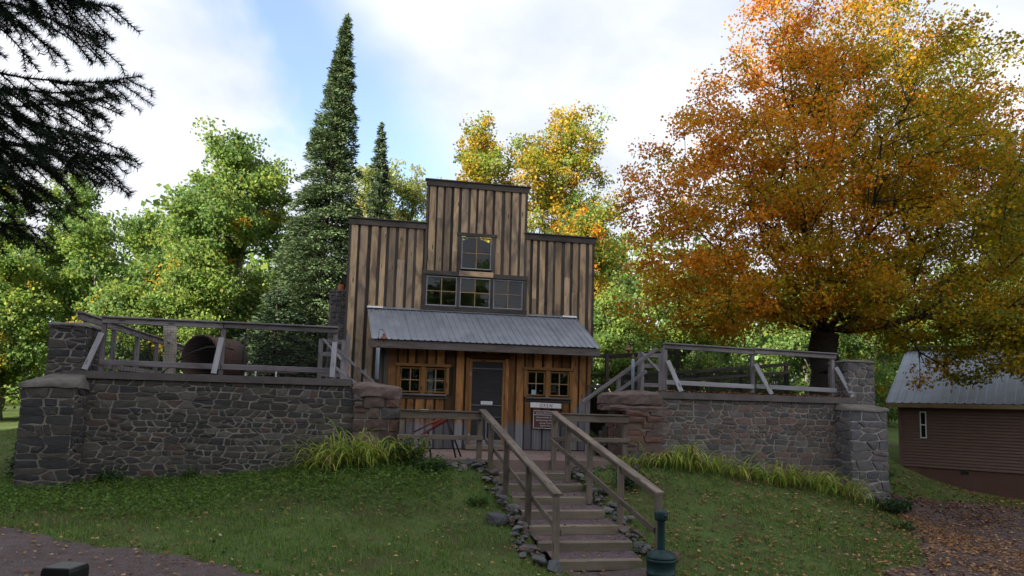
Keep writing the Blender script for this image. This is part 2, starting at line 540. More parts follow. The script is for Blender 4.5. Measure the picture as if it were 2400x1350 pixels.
def boxes(name, lst, mat, parent=None):
    V, F = [], []
    for (x0, x1, y0, y1, z0, z1) in lst:
        b = len(V)
        V += [(x, y, z) for z in (z0, z1) for y in (y0, y1) for x in (x0, x1)]
        F += [[b + i for i in f] for f in ([0, 2, 3, 1], [4, 5, 7, 6], [0, 1, 5, 4], [2, 6, 7, 3], [0, 4, 6, 2], [1, 3, 7, 5])]
    return mk(name, V, F, mat, parent)


def lathe(name, prof, c, mat, parent=None, n=24, smooth=True, cap=True):
    V, F = [], []
    for r, z in prof:
        for i in range(n):
            a = 2 * math.pi * i / n
            V.append((c[0] + r * math.cos(a), c[1] + r * math.sin(a), c[2] + z))
    for k in range(len(prof) - 1):
        for i in range(n):
            F.append([k * n + i, k * n + (i + 1) % n, (k + 1) * n + (i + 1) % n, (k + 1) * n + i])
    if cap:
        F.append(list(range(n - 1, -1, -1)))
        F.append([(len(prof) - 1) * n + i for i in range(n)])
    return mk(name, V, F, mat, parent, smooth)


def tube_arrays(pts, rad, n=8):
    pts = np.asarray(pts, float)
    V, F = [], []
    for k in range(len(pts)):
        a = pts[min(k + 1, len(pts) - 1)] - pts[max(k - 1, 0)]
        a /= np.linalg.norm(a) + 1e-9
        ref = np.array([0, 0, 1.0]) if abs(a[2]) < 0.9 else np.array([1.0, 0, 0])
        s = np.cross(a, ref); s /= np.linalg.norm(s)
        u = np.cross(s, a)
        for i in range(n):
            t = 2 * math.pi * i / n
            V.append(pts[k] + rad[k] * (math.cos(t) * s + math.sin(t) * u))
    for k in range(len(pts) - 1):
        for i in range(n):
            F.append([k * n + i, k * n + (i + 1) % n, (k + 1) * n + (i + 1) % n, (k + 1) * n + i])
    F.append(list(range(n))[::-1])
    F.append([(len(pts) - 1) * n + i for i in range(n)])
    return V, F


def tube(name, pts, rad, mat, parent=None, n=8):
    if isinstance(rad, (int, float)):
        rad = [rad] * len(pts)
    V, F = tube_arrays(pts, rad, n)
    return mk(name, V, F, mat, parent, True)


def fast_quads(name, V, mat, parent=None, col=None, tri=False, smooth=False, origin=None):
    """V: (N,4,3) or (N,3,3) loose leaf-like faces"""
    n, k = V.shape[0], V.shape[1]
    flat = V.reshape(-1, 3)
    if origin is None:
        origin = flat.mean(0)
    me = bpy.data.meshes.new(name)
    me.vertices.add(n * k)
    me.vertices.foreach_set('co', (flat - np.asarray(origin)).astype(np.float32).ravel())
    me.loops.add(n * k)
    me.loops.foreach_set('vertex_index', np.arange(n * k, dtype=np.int32))
    me.polygons.add(n)
    me.polygons.foreach_set('loop_start', np.arange(0, n * k, k, dtype=np.int32))
    if col is not None:
        at = me.color_attributes.new('Col', 'FLOAT_COLOR', 'POINT')
        c = np.ones((n, k, 4), np.float32)
        c[:, :, :3] = col[:, None, :]
        at.data.foreach_set('color', c.ravel())
    me.materials.append(mat)
    me.update(calc_edges=True)
    o = bpy.data.objects.new(name, me)
    return reg(o, parent, origin)


def unit(a):
    return a / (np.linalg.norm(a, axis=-1, keepdims=True) + 1e-9)


def leaf_quads(C, D, Nn, L, Wd, fold=0.12):
    D = unit(D)
    S = unit(np.cross(D, Nn))
    U = np.cross(S, D)
    L = np.asarray(L)[:, None]; Wd = np.asarray(Wd)[:, None]
    V = np.stack([C - D * L * .5, C + S * Wd * .5 + U * L * fold - D * L * 0.05, C + D * L * .5, C - S * Wd * .5 + U * L * fold - D * L * 0.05], 1)
    return V


def pick(rng, n, pal, jit=0.18):
    pal = np.array(pal, float)
    c = pal[rng.integers(0, len(pal), n)]
    return np.clip(c * (1 + rng.normal(0, jit, (n, 1))) * (1 + rng.normal(0, jit * .3, (n, 3))), 0.003, 0.9)


# ------------------------------------------------------------------ the ground
GP = np.array([
    (0, 0, .65), (-4, 0, .66), (4, 0, .4), (-1.4, 3.4, .6), (-5, 10.36, .5), (-3, 9.15, .45), (-1.4, 8.3, .36), (0.5, 8.2, .25), (3.07, 9.4, -.01), (3.07, 8, .0), (3.7, 8.95, .0),
    (7.5, 9.1, 0), (9.7, 10.3, 0), (12, 14.9, .12), (15.15, 14.2, .1), (16.4, 19.7, .15), (22, 16, .1), (12, 8, 0), (8, 3, .15), (22, 8, 0), (-6, 5, .6), (-14, 4, .6),
    (-5.4, 13.9, .67), (-3.2, 13.9, .78), (-.8, 13.9, 1.06), (0, 13.7, 1.16), (-6.2, 13.2, .61), (-7.5, 15.3, .8), (-12.5, 25, 1.2), (-26, 53, 1.6), (-20, 30, 1.25), (-14, 14, .75),
    (1, 13.4, 1.12), (1.9, 13.4, 1.1), (0, 11.2, .68), (-2.5, 11.5, .62), (1.6, 10.6, .36), (2.1, 11.3, .50), (2.1, 12.6, .86), (2.3, 10.2, .2), (3.9, 11.3, .47), (3.9, 12.6, .84), (3.9, 10.2, .2),
    (4.6, 13.4, 1.12), (5.9, 13.8, 1.2), (8, 13.8, .95), (10.1, 13.8, .69), (10.9, 13.1, .12), (7, 11.5, .46), (9, 12, .28), (5.5, 10.2, .2), (11.4, 13.9, .12),
    (0, 26, 2.6), (0, 35, 2.8), (15, 30, 2.2), (30, 30, 1.4), (-10, 35, 1.7), (10, 26, 2.6), (12.8, 18.5, 2.2), (12.2, 15.8, .7), (15, 19.8, .6), (14.5, 22, 1.6), (20, 24, 1.0),
    (2.5, 15.5, .8), (0, 16, .8), (5, 16, .8), (-3.5, 17, 1.4), (8, 17, 1.4), (-6, 24, 2.1), (0, 60, 3.2), (40, 60, 2.5), (-50, 60, 1.8), (40, 10, .2), (-30, 5, .6), (0, -30, .7), (40, -30, .3), (-40, -30, .7), (90, 90, 3), (-90, 90, 2), (90, -60, .4), (-90, -60, .7)], float)


def _tps(r2):
    return 0.5 * r2 * np.log(r2 + 1e-9)


_n = len(GP)
_K = _tps(((GP[:, None, :2] - GP[None, :, :2]) ** 2).sum(-1)) + np.eye(_n) * 0.02
_P = np.column_stack([np.ones(_n), GP[:, :2]])
_A = np.block([[_K, _P], [_P.T, np.zeros((3, 3))]])
_w = np.linalg.solve(_A, np.concatenate([GP[:, 2], np.zeros(3)]))


def gz(x, y):
    x = np.atleast_1d(np.asarray(x, float)); y = np.atleast_1d(np.asarray(y, float))
    out = np.empty(x.shape)
    fx, fy, fo = x.ravel(), y.ravel(), out.ravel()
    for s in range(0, fx.size, 20000):
        a, b = fx[s:s + 20000], fy[s:s + 20000]
        r2 = (a[:, None] - GP[None, :, 0]) ** 2 + (b[:, None] - GP[None, :, 1]) ** 2
        fo[s:s + 20000] = _tps(r2) @ _w[:_n] + _w[_n] + _w[_n + 1] * a + _w[_n + 2] * b
    return np.clip(fo.reshape(x.shape), -0.3, 3.4)


def gz1(x, y):
    return float(gz(x, y)[0])


# the road: everything on the camera's side of the lawn, with a branch to the right
ROAD = np.array([(-60, 22), (-14, 13.4), (-8, 11.7), (-5, 10.36), (-3, 9.15), (-1.4, 8.3), (-.2, 7.9), (2.2, 8.3), (2.5, 9.6), (3.75, 9.6), (4.1, 8.3), (6.2, 8.3), (7.4, 9.1), (8.8, 10.0), (9.7, 11.3),
                 (10.6, 12.9), (11.3, 14.0), (11.9, 15.3), (13.5, 15.3), (16, 14.2), (22, 11.8), (60, -5), (60, -60), (-60, -60)], float)


def poly_sd(x, y, P):
    """signed distance, positive inside"""
    d = np.full(x.shape, 1e9); ins = np.zeros(x.shape, bool)
    for i in range(len(P)):
        a, b = P[i], P[(i + 1) % len(P)]
        e = b - a
        t = np.clip(((x - a[0]) * e[0] + (y - a[1]) * e[1]) / (e @ e), 0, 1)
        d = np.minimum(d, np.hypot(x - a[0] - t * e[0], y - a[1] - t * e[1]))
        c = ((a[1] > y) != (b[1] > y)) & (x < (b[0] - a[0]) * (y - a[1]) / (b[1] - a[1] + 1e-12) + a[0])
        ins ^= c
    return np.where(ins, d, -d)


def wob(x, y):
    return 0.10 * np.sin(x * 3.1 + y * 1.7) + 0.08 * np.sin(x * 7.3 - y * 5.1 + 1) + 0.05 * np.sin(x * 15.1 + y * 13.3)


def road_d(x, y):
    return poly_sd(x, y, ROAD) + wob(x, y)


def axis(a, lo, hi, b, d):
    core = np.arange(lo, hi + 1e-6, d)
    l, r = [], []
    s, v = d, lo
    while v > a:
        s *= 1.35; v -= s; l.append(v)
    s, v = d, hi
    while v < b:
        s *= 1.35; v += s; r.append(v)
    return np.array(l[::-1] + core.tolist() + r)


gxs = axis(-160, -12, 20, 160, 0.25)
gys = axis(-120, 6, 20, 220, 0.25)
GX, GY = np.meshgrid(gxs, gys)
GZ = gz(GX, GY) + 0.012 * np.sin(GX * 4.1 + GY * 2.3) * np.sin(GY * 3.7)
GZ = GZ - .3 * ((np.abs(GX - (3.07 - .046 * (GY - 9.6))) < .66) & (GY > 9.7) & (GY < 14.2))
nx, ny = len(gxs), len(gys)
idx = np.arange(nx * ny).reshape(ny, nx)
F = np.stack([idx[:-1, :-1], idx[:-1, 1:], idx[1:, 1:], idx[1:, :-1]], -1).reshape(-1, 4).tolist()
g = mk('ground', np.stack([GX.ravel(), GY.ravel(), GZ.ravel()], 1), F, M['ground'], None, True, (0, 0, 0))
tag(g, 'rough green lawn and soil round the walls', 'ground', kind='structure')

# road sheet, clipped along its ragged edge
RD = road_d(GX, GY)
V, F, cache = [], [], {}


def radd(p):
    k = (round(p[0], 4), round(p[1], 4))
    if k not in cache:
        cache[k] = len(V)
        V.append(p)
    return cache[k]


for j in range(ny - 1):
    for i in range(nx - 1):
        if max(RD[j, i], RD[j, i + 1], RD[j + 1, i], RD[j + 1, i + 1]) <= 0 or gys[j] < -70 or abs(gxs[i]) > 60:
            continue
        q = [(gxs[i + a], gys[j + b], GZ[j + b, i + a] + 0.012, RD[j + b, i + a]) for a, b in ((0, 0), (1, 0), (1, 1), (0, 1))]
        o = []
        for a, b in zip(q, q[1:] + q[:1]):
            if a[3] > 0:
                o.append(a[:3])
            if (a[3] > 0) != (b[3] > 0):
                t = a[3] / (a[3] - b[3])
                o.append(tuple(a[k] + t * (b[k] - a[k]) for k in range(3)))
        if len(o) >= 3:
            f = []
            for p in o:
                v = radd(p)
                if v not in f:
                    f.append(v)
            if len(f) >= 3:
                F.append(f)
road = mk('gravel_road', V, F, M['gravel'], None, True, (0, 0, 0))
tag(road, 'purple brown gravel road in front of the lawn', 'road', kind='structure')

TZ = 2.72
for nm, (a, b, c, d), lab in (('upper_terrace', (-6.25, -1.3, 14.25, 25.5), 'raised earth terrace behind the left stone wall'),
                              ('upper_terrace', (6.1, 11.0, 14.25, 25.5), 'raised earth terrace behind the right stone wall')):
    o = bbox(nm, a, b, c, d, 0.3, TZ, M['dirt'])
    tag(o, lab, 'terrace', kind='structure')
o = bbox('landing', 0.0, 5.1, 13.8, 16.88, 0.4, 1.22, M['deck'])
tag(o, 'reddish landing slab in front of the wooden house', 'landing', kind='structure')

# ------------------------------------------------------------------ masonry
def clip_half(poly, nx_, ny_, c):
    out = []
    for i in range(len(poly)):
        a, b = poly[i], poly[(i + 1) % len(poly)]
        da, db = nx_ * a[0] + ny_ * a[1] - c, nx_ * b[0] + ny_ * b[1] - c
        if da <= 0:
            out.append(a)
        if (da <= 0) != (db <= 0):
            t = da / (da - db)
            out.append((a[0] + t * (b[0] - a[0]), a[1] + t * (b[1] - a[1])))
    return out


def cells(Wd, H, su, sv_, rng, edge=0.0):
    """irregular, roughly coursed stone outlines filling a Wd x H panel; su, sv_ the mean stone size"""
    pts, rad = [], []
    z = 0
    while z < H:
        h = sv_ * rng.uniform(.6, 1.45)
        x = -rng.random() * su
        ph = rng.uniform(0, 6)
        while x < Wd + su * .3:
            w = su * rng.choice([.45, .65, .85, 1.1, 1.5, 1.9]) * rng.uniform(.85, 1.15) * (h / sv_) ** .35
            cx_, cz_ = x + w / 2, z + h / 2 + .25 * sv_ * math.sin(x * 1.7 + ph) + rng.normal(0, .07) * sv_
            if 0 < cx_ < Wd and 0 < cz_ < H:
                if w > su * .55 and h > sv_ * 1.05 and rng.random() < .28:
                    q = rng.uniform(.2, .3)
                    pts += [(cx_ / su, (cz_ - h * q) / sv_), ((cx_ + rng.normal(0, .1) * w) / su, (cz_ + h * q) / sv_)]
                    rad += [w / su * .6, w / su * .6]
                else:
                    pts.append((cx_ / su, cz_ / sv_)); rad.append(w / su)
            x += w
        z += h
    ZS = 1.75          # flatter beds than heads
    pts = [(p[0], p[1] * ZS) for p in pts]
    sv_ = sv_ / ZS
    out = []
    for i, p in enumerate(pts):
        poly = [(0, 0), (Wd / su, 0), (Wd / su, H / sv_), (0, H / sv_)]
        for j, q in enumerate(pts):
            if i == j:
                continue
            dx, dy = q[0] - p[0], q[1] - p[1]
            if dx * dx + dy * dy > 26:
                continue
            wgt = 0.16 * (rad[i] ** 2 - rad[j] ** 2) * (1 if abs(dy) < .9 else .1)
            c = (q[0] ** 2 + q[1] ** 2 - p[0] ** 2 - p[1] ** 2 + wgt) / 2
            poly = clip_half(poly, dx, dy, c)
            if len(poly) < 3:
                break
        if len(poly) >= 3:
            out.append([(u * su, v * sv_) for u, v in poly])
    return out


def courses(Wd, H, su, sv_, rng):
    """roughly coursed blocks"""
    out, z = [], 0
    while z < H - 0.02:
        h = sv_ * rng.uniform(0.55, 1.45)
        if z + h > H - sv_ * 0.45:
            h = H - z
        x = 0
        tilt = rng.uniform(-.015, .015)
        while x < Wd - 0.02:
            w = su * rng.uniform(0.5, 1.7)
            if x + w > Wd - su * 0.4:
                w = Wd - x
            j = lambda s: rng.uniform(-s, s)
            if h > sv_ * 1.15 and w < su * .9 and rng.random() < 0.6:
                m = z + h * rng.uniform(.4, .6)
                out.append([(x, z), (x + w, z), (x + w + j(.02), m + j(.02)), (x + j(.02), m + j(.02))])
                out.append([(x, m + .005), (x + w, m + .005), (x + w, z + h), (x, z + h)])
            else:
                out.append([(x + j(.015), z + j(.02)), (x + w + j(.015), z + j(.02)), (x + w + j(.015), z + h + j(.02)), (x + j(.015), z + h + j(.02))])
            x += w
        z += h
    return out


def stone_geom(poly, gap, depth, rng):
    P = np.array(poly, float)
    # soften: cut the corners once, drop tiny edges
    Q = []
    for i in range(len(P)):
        a, b = P[i], P[(i + 1) % len(P)]
        if np.linalg.norm(b - a) < 0.012:
            continue
        f = rng.uniform(.05, .12)
        Q += [a + (b - a) * f, a + (b - a) * (1 - f)]
    P = np.array(Q)
    if len(P) < 5:
        return None
    c = P.mean(0)
    d = P - c
    r = np.linalg.norm(d, axis=1, keepdims=True)
    if r.max() < 0.035:
        return None
    P0 = c + d * np.clip(1 - gap / r, .3, 1) + rng.normal(0, .004, P.shape)
    P1 = c + (P0 - c) * np.clip(1 - rng.uniform(.006, .016) / r, .5, .97) + rng.normal(0, .003, P.shape)
    n = len(P)
    V = [(p[0], p[1], -0.015) for p in P0]
    V += [(p[0], p[1], depth * rng.uniform(.75, 1.1)) for p in P1]
    V.append((c[0], c[1], depth * rng.uniform(.95, 1.35)))
    F = [[i, (i + 1) % n, n + (i + 1) % n, n + i] for i in range(n)]
    F += [[n + i, n + (i + 1) % n, 2 * n] for i in range(n)]
    return np.array(V), F


def stone_face(parent, org, u, v, polys, mat, gap=0.011, depth=(0.014, 0.04), seed=1, name='stone', skip=None):
    rng = np.random.default_rng(seed)
    org = np.array(org, float); u = np.array(u, float); v = np.array(v, float)
    nrm = np.cross(u, v)
    ar = [abs(sum(a[0] * b[1] - b[0] * a[1] for a, b in zip(p, p[1:] + p[:1]))) for p in polys]
    lim_ = sorted(ar, reverse=True)[299] if len(ar) > 300 else 0
    rest = ([], [])
    for poly, a_ in zip(polys, ar):
        g_ = stone_geom(poly, gap, rng.uniform(*depth), rng)
        if g_ is None:
            continue
        V, F = g_
        V = org + V[:, :1] * u + V[:, 1:2] * v + V[:, 2:] * nrm
        if a_ < lim_:
            k = len(rest[0])
            rest[0].extend(V.tolist()); rest[1].extend([[q + k for q in f] for f in F])
            continue
        mk(name, V, F, mat if not callable(mat) else mat(poly, rng), parent)
    if rest[0]:
        mk('small_stones', rest[0], rest[1], mat, parent)['kind'] = 'stuff'


UX, UZ = (1, 0, 0), (0, 0, 1)
rng = np.random.default_rng(11)

# left retaining wall
t = thing('stone_wall', 'long dark fieldstone retaining wall with grey mortar left of the steps', 'wall', (-3.1, 14.2, 0.3))
bbox('mortar_core', -5.75, -0.62, 14.0, 14.45, 0.3, 2.62, M['mortar_grey'], t)
stone_face(t, (-5.72, 14.0, 0.62), UX, UZ, cells(5.08, 2.0, 0.205, 0.13, rng), M['stone_l'], 0.0105, (.006, .028), seed=3)
bbox('coping', -5.95, -0.72, 13.93, 14.5, 2.62, 2.755, M['coping'], t)
# right retaining wall
t = thing('stone_wall', 'brown grey fieldstone retaining wall with pale mortar joints right of the steps', 'wall', (8, 14.2, 0.3))
bbox('mortar_core', 5.78, 10.3, 14.0, 14.45, 0.2, 2.56, M['mortar_grey'], t)
stone_face(t, (5.8, 14.0, 0.56), UX, UZ, cells(4.4, 2.0, 0.20, 0.13, rng), M['stone_r'], 0.0095, (.005, .022), seed=5)
bbox('coping', 5.75, 10.5, 13.93, 14.5, 2.56, 2.70, M['coping'], t)


def pillar(name, label, x0, x1, y0, y1, z0, z1, mat, mortar, su, sv_, cap, seed, bulge=0.0):
    rg = np.random.default_rng(seed)
    t = thing(name, label, 'pillar', ((x0 + x1) / 2, (y0 + y1) / 2, z0), None)
    bbox('mortar_core', x0 + .02, x1 - .02, y0 + .02, y1, z0, z1, mortar, t)
    kw = dict(gap=0.017, depth=(0.008, 0.04))
    stone_face(t, (x0, y0 + .02, z0), UX, UZ, cells(x1 - x0, z1 - z0, su, sv_, rg), mat, seed=seed, **kw)
    d = y1 - y0
    stone_face(t, (x1 - .02, y0 + .02, z0), (0, 1, 0), UZ, cells(d - .02, z1 - z0, su, sv_, rg), mat, seed=seed + 1, **kw)
    stone_face(t, (x0 + .02, y1, z0), (0, -1, 0), UZ, cells(d - .02, z1 - z0, su, sv_, rg), mat, seed=seed + 2, **kw)
    cap(t)
    return t


def wash_cap(x0, x1, y0, y1, z0, z1, inset, mat=None):
    """a sloped mortar wash: wide at the bottom, narrow at the top"""
    def f(t):
        V = []
        rg = np.random.default_rng(int(abs(x0) * 100))
        n = 7
        for (a, b, c, d, z) in ((x0, x1, y0, y1, z0), (x0, x1, y0, y1, z0 + (z1 - z0) * .3), (x0 + inset[0], x1 - inset[1], y0 + inset[2], y1 - inset[3], z1)):
            for (p, q) in (((a, c), (b, c)), ((b, c), (b, d)), ((b, d), (a, d)), ((a, d), (a, c))):
                for k in range(n):
                    s = k / n
                    V.append((p[0] + (q[0] - p[0]) * s + rg.normal(0, .008), p[1] + (q[1] - p[1]) * s + rg.normal(0, .008), z + rg.normal(0, .008)))
        m = 4 * n
        F = [[k * m + i, k * m + (i + 1) % m, (k + 1) * m + (i + 1) % m, (k + 1) * m + i] for k in range(2) for i in range(m)]
        F.append(list(range(2 * m, 3 * m)))
        mk('cap', V, F, mat or M['concrete'], t, True)
    return f


pillar('stone_pillar', 'wide dark block pillar at the far left end of the left wall', -6.38, -5.5, 13.45, 14.35, 0.35, 2.42, M['stone_p'], M['mortar_grey'], 0.27, 0.17,
       wash_cap(-6.40, -5.48, 13.43, 14.36, 2.42, 2.68, (.28, .08, .5, .03)), 21)
pillar('stone_pillar', 'upper dark stone pillar standing on the left wall beside the fence', -6.28, -5.62, 14.02, 14.75, 2.45, 3.58, M['stone_p'], M['mortar_grey'], 0.24, 0.14,
       wash_cap(-6.30, -5.60, 14.0, 14.77, 3.58, 3.66, (.05, .05, .05, .05)), 25)
pillar('stone_pillar', 'grey block pillar with bright mortar at the right end of the right wall', 9.98, 10.9, 13.45, 14.4, -0.15, 2.40, M['stone_pr'], M['mortar_pale'], 0.28, 0.19,
       wash_cap(9.96, 10.92, 13.43, 14.4, 2.40, 2.55, (.05, .15, .35, .03)), 33)
pillar('stone_pillar', 'upper grey stone pillar on the right wall under the orange maple', 10.38, 11.08, 14.05, 14.8, 2.45, 3.52, M['stone_pr'], M['mortar_grey'], 0.22, 0.2,
       wash_cap(10.36, 11.10, 14.03, 14.82, 3.52, 3.57, (.05, .05, .05, .05)), 37)


def slab_top(x0, x1, y0, y1, z0, z1, mat, t, name='cap_slab', seed=1, n=14, m=8):
    rg = np.random.default_rng(seed)
    V, F = [], []
    ph = rg.uniform(0, 6, 4)
    rings = [(.97, 0.0), (1.0, .12), (1.01, .55), (.98, .78), (.88, .93), (.55, 1.0), (.2, 1.03)]
    cx, cy, hx, hy = (x0 + x1) / 2, (y0 + y1) / 2, (x1 - x0) / 2, (y1 - y0) / 2
    k = 26
    for s, zf in rings:
        for i in range(k):
            a = 2 * math.pi * i / k
            ca, sa = math.cos(a), math.sin(a)
            q = (abs(ca) ** 8 + abs(sa) ** 8) ** (-1 / 8)
            w = 1 + .03 * math.sin(3 * a + ph[0]) + .02 * math.sin(7 * a + ph[1])
            V.append((cx + hx * s * w * q * ca + rg.normal(0, .012), cy + hy * s * w * q * sa + rg.normal(0, .012), z0 + (z1 - z0) * zf * (1 - .12 * math.cos(a - ph[2])) + rg.normal(0, .006)))
    L = len(rings)
    F = [[j * k + i, j * k + (i + 1) % k, (j + 1) * k + (i + 1) % k, (j + 1) * k + i] for j in range(L - 1) for i in range(k)]
    F += [list(range(k - 1, -1, -1)), [(L - 1) * k + i for i in range(k)]]
    return mk(name, V, F, mat, t, False)


def red_mat(poly, rg):
    return M['stone_red'] if rg.random() < .78 else M['rock']


t = thing('sandstone_pier', 'red sandstone pier where the left wall meets the landing', 'pier', (-.18, 14.4, .5))
bbox('mortar_core', -.63, .24, 13.92, 15.0, .6, 2.45, M['mortar_grey'], t)
rg = np.random.default_rng(41)
stone_face(t, (-.66, 13.92, .62), UX, UZ, courses(.92, 1.80, .34, .17, rg), red_mat, .013, (.02, .07), 41)
stone_face(t, (.24, 13.92, .62), (0, 1, 0), UZ, courses(1.06, 1.80, .34, .17, rg), red_mat, .013, (.02, .05), 42)
slab_top(-.72, .30, 13.84, 15.02, 2.40, 2.69, M['slab_red'], t, seed=4)
t = thing('sandstone_pier', 'red sandstone pier with bulging cap slab where the right wall begins', 'pier', (5.3, 14.4, .5))
bbox('mortar_core', 4.98, 5.80, 13.90, 15.0, .6, 2.32, M['mortar_grey'], t)
stone_face(t, (4.95, 13.90, .72), UX, UZ, courses(.88, 1.58, .34, .16, rg), red_mat, .012, (.02, .06), 43)
stone_face(t, (4.98, 15.0, .72), (0, -1, 0), UZ, courses(1.08, 1.58, .34, .16, rg), red_mat, .012, (.02, .05), 44)
slab_top(4.64, 5.86, 13.84, 15.0, 2.27, 2.42, M['slab_red'], t, seed=7)
slab_top(4.66, 5.84, 13.86, 15.0, 2.40, 2.69, M['slab_red'], t, seed=9)

# ------------------------------------------------------------------ the wooden house
house = thing('wooden_house', 'weathered wooden house with stepped false front and tin porch roof', 'house', (2.1, 17.6, 1.2))
YU, YL = 17.60, 16.90


def wall_core(name, x0, x1, z0, z1, y0, y1, holes, mat, parent):
    xs = sorted({x0, x1, *[h[0] for h in holes], *[h[1] for h in holes]})
    zs = sorted({z0, z1, *[h[2] for h in holes], *[h[3] for h in holes]})
    xs = [x for x in xs if x0 <= x <= x1]; zs = [z for z in zs if z0 <= z <= z1]
    L = []
    for a, b in zip(xs, xs[1:]):
        run = None
        for c, d in zip(zs, zs[1:]):
            mx, mz = (a + b) / 2, (c + d) / 2
            solid = not any(h[0] < mx < h[1] and h[2] < mz < h[3] for h in holes)
            if solid:
                run = [run[0], d] if run else [c, d]
            elif run:
                L.append((a, b, y0, y1, run[0], run[1])); run = None
        if run:
            L.append((a, b, y0, y1, run[0], run[1]))
    return boxes(name, L, mat, parent)


def planks(parent, x0, x1, zb, zt, y, holes, mf, mb, rg, wf=(.13, .19), wg=(.05, .085), split=.35):
    """boards on boards: dark ones behind, lighter ones proud in front; zb and zt give their ends"""
    def seg(name, a, b, yy, th, mat, allow):
        z0, z1 = zb(a, b), zt(a, b)
        spans = [(z0, z1)]
        for h in holes:
            if h[0] < b - .02 and h[1] > a + .02:
                ns = []
                for c, d in spans:
                    if h[2] > c:
                        ns.append((c, min(d, h[2])))
                    if h[3] < d:
                        ns.append((max(c, h[3]), d))
                    if h[3] <= c or h[2] >= d:
                        pass
                spans = [s for s in ns if s[1] - s[0] > .05]
        for c, d in spans:
            cuts = [c, d]
            if allow and d - c > 1.2 and rg.random() < split:
                cuts = [c, c + (d - c) * rg.uniform(.25, .7), d]
            for p, q in zip(cuts, cuts[1:]):
                ax = (a + b) / 2 + rg.uniform(-.004, .004)
                beam(name, (ax, yy, p + .002), (ax + rg.uniform(-.004, .004), yy + rg.uniform(-.004, .003), q - .002), b - a, th, mat, parent, (0, -1, 0), .006)
    edges = sorted({x0, x1, *[h[0] for h in holes if x0 < h[0] < x1], *[h[1] for h in holes if x0 < h[1] < x1]})
    x = x0
    prev = x0
    while x < x1 - .03:
        w = rg.uniform(*wf)
        b = min(x + w, x1)
        # trim at openings
        for e in edges:
            if x + .045 < e < b - .02 and any(abs(e - h[0]) < 1e-6 or abs(e - h[1]) < 1e-6 for h in holes):
                b = e
        seg('board', x, b, y - .034, .022, mf() if callable(mf) else mf, True)
        gp = rg.uniform(*wg)
        c = min(b + gp, x1)
        if c - b > .01:
            seg('batten_board', b - .025, min(c + .025, x1), y - .012, .018, mb, False)
        x = c


rg = np.random.default_rng(5)
UPH = [(1.70, 2.58, 5.80, 6.75), (.82, 3.44, 4.80, 5.66)]
fac_l = bbox('facade', -1.08, .80, YU + .002, YU + .06, 4.62, 6.90, M['core'], house)
wall_core('facade', .80, 3.44, 4.62, 8.10, YU + .002, YU + .06, UPH, M['core'], house)
facade = house.children[-1]
fac_r = bbox('facade', 3.44, 5.32, YU + .002, YU + .06, 4.62, 6.82, M['core'], house)
fac_b = bbox('facade', -1.08, -.32, YU + .002, YU + .06, .9, 4.62, M['core'], house)


def mboard():
    return M['board'] if random.random() < .985 else M['board_dark']


planks(fac_l, -1.10, .80, lambda a, b: 1.0 if b < -.2 else 4.55, lambda a, b: 6.84, YU, [], mboard, M['board_dark'], rg)
planks(facade, .86, 3.42, lambda a, b: 4.55, lambda a, b: 8.02, YU, UPH, mboard, M['board_dark'], rg)
planks(fac_r, 3.47, 5.32, lambda a, b: 4.55 if b < 5.10 else 3.3, lambda a, b: 6.76, YU, [], mboard, M['board_dark'], rg, (.11, .17), (.06, .1))
# caps and corner boards
for a, b, z in ((-1.16, .80, 6.84), (.76, 3.52, 8.02), (3.44, 5.40, 6.76)):
    beam('cap_fascia', (a, YU - .062, z + .06), (b, YU - .062, z + .06), .03, .15, M['trim'], house)
    beam('cap_board', (a - .03, YU + .0, z + .155), (b + .03, YU + .0, z + .155), .22, .035, M['trim'], house)
for x, z0, z1 in ((-1.115, 1.0, 6.84), (.815, 5.7, 8.02), (3.455, 5.7, 8.02), (5.335, 3.3, 6.76)):
    beam('corner_board', (x, YU - .03, z0), (x, YU - .03, z1), .06, .075, M['trim'], house, (0, -1, 0))


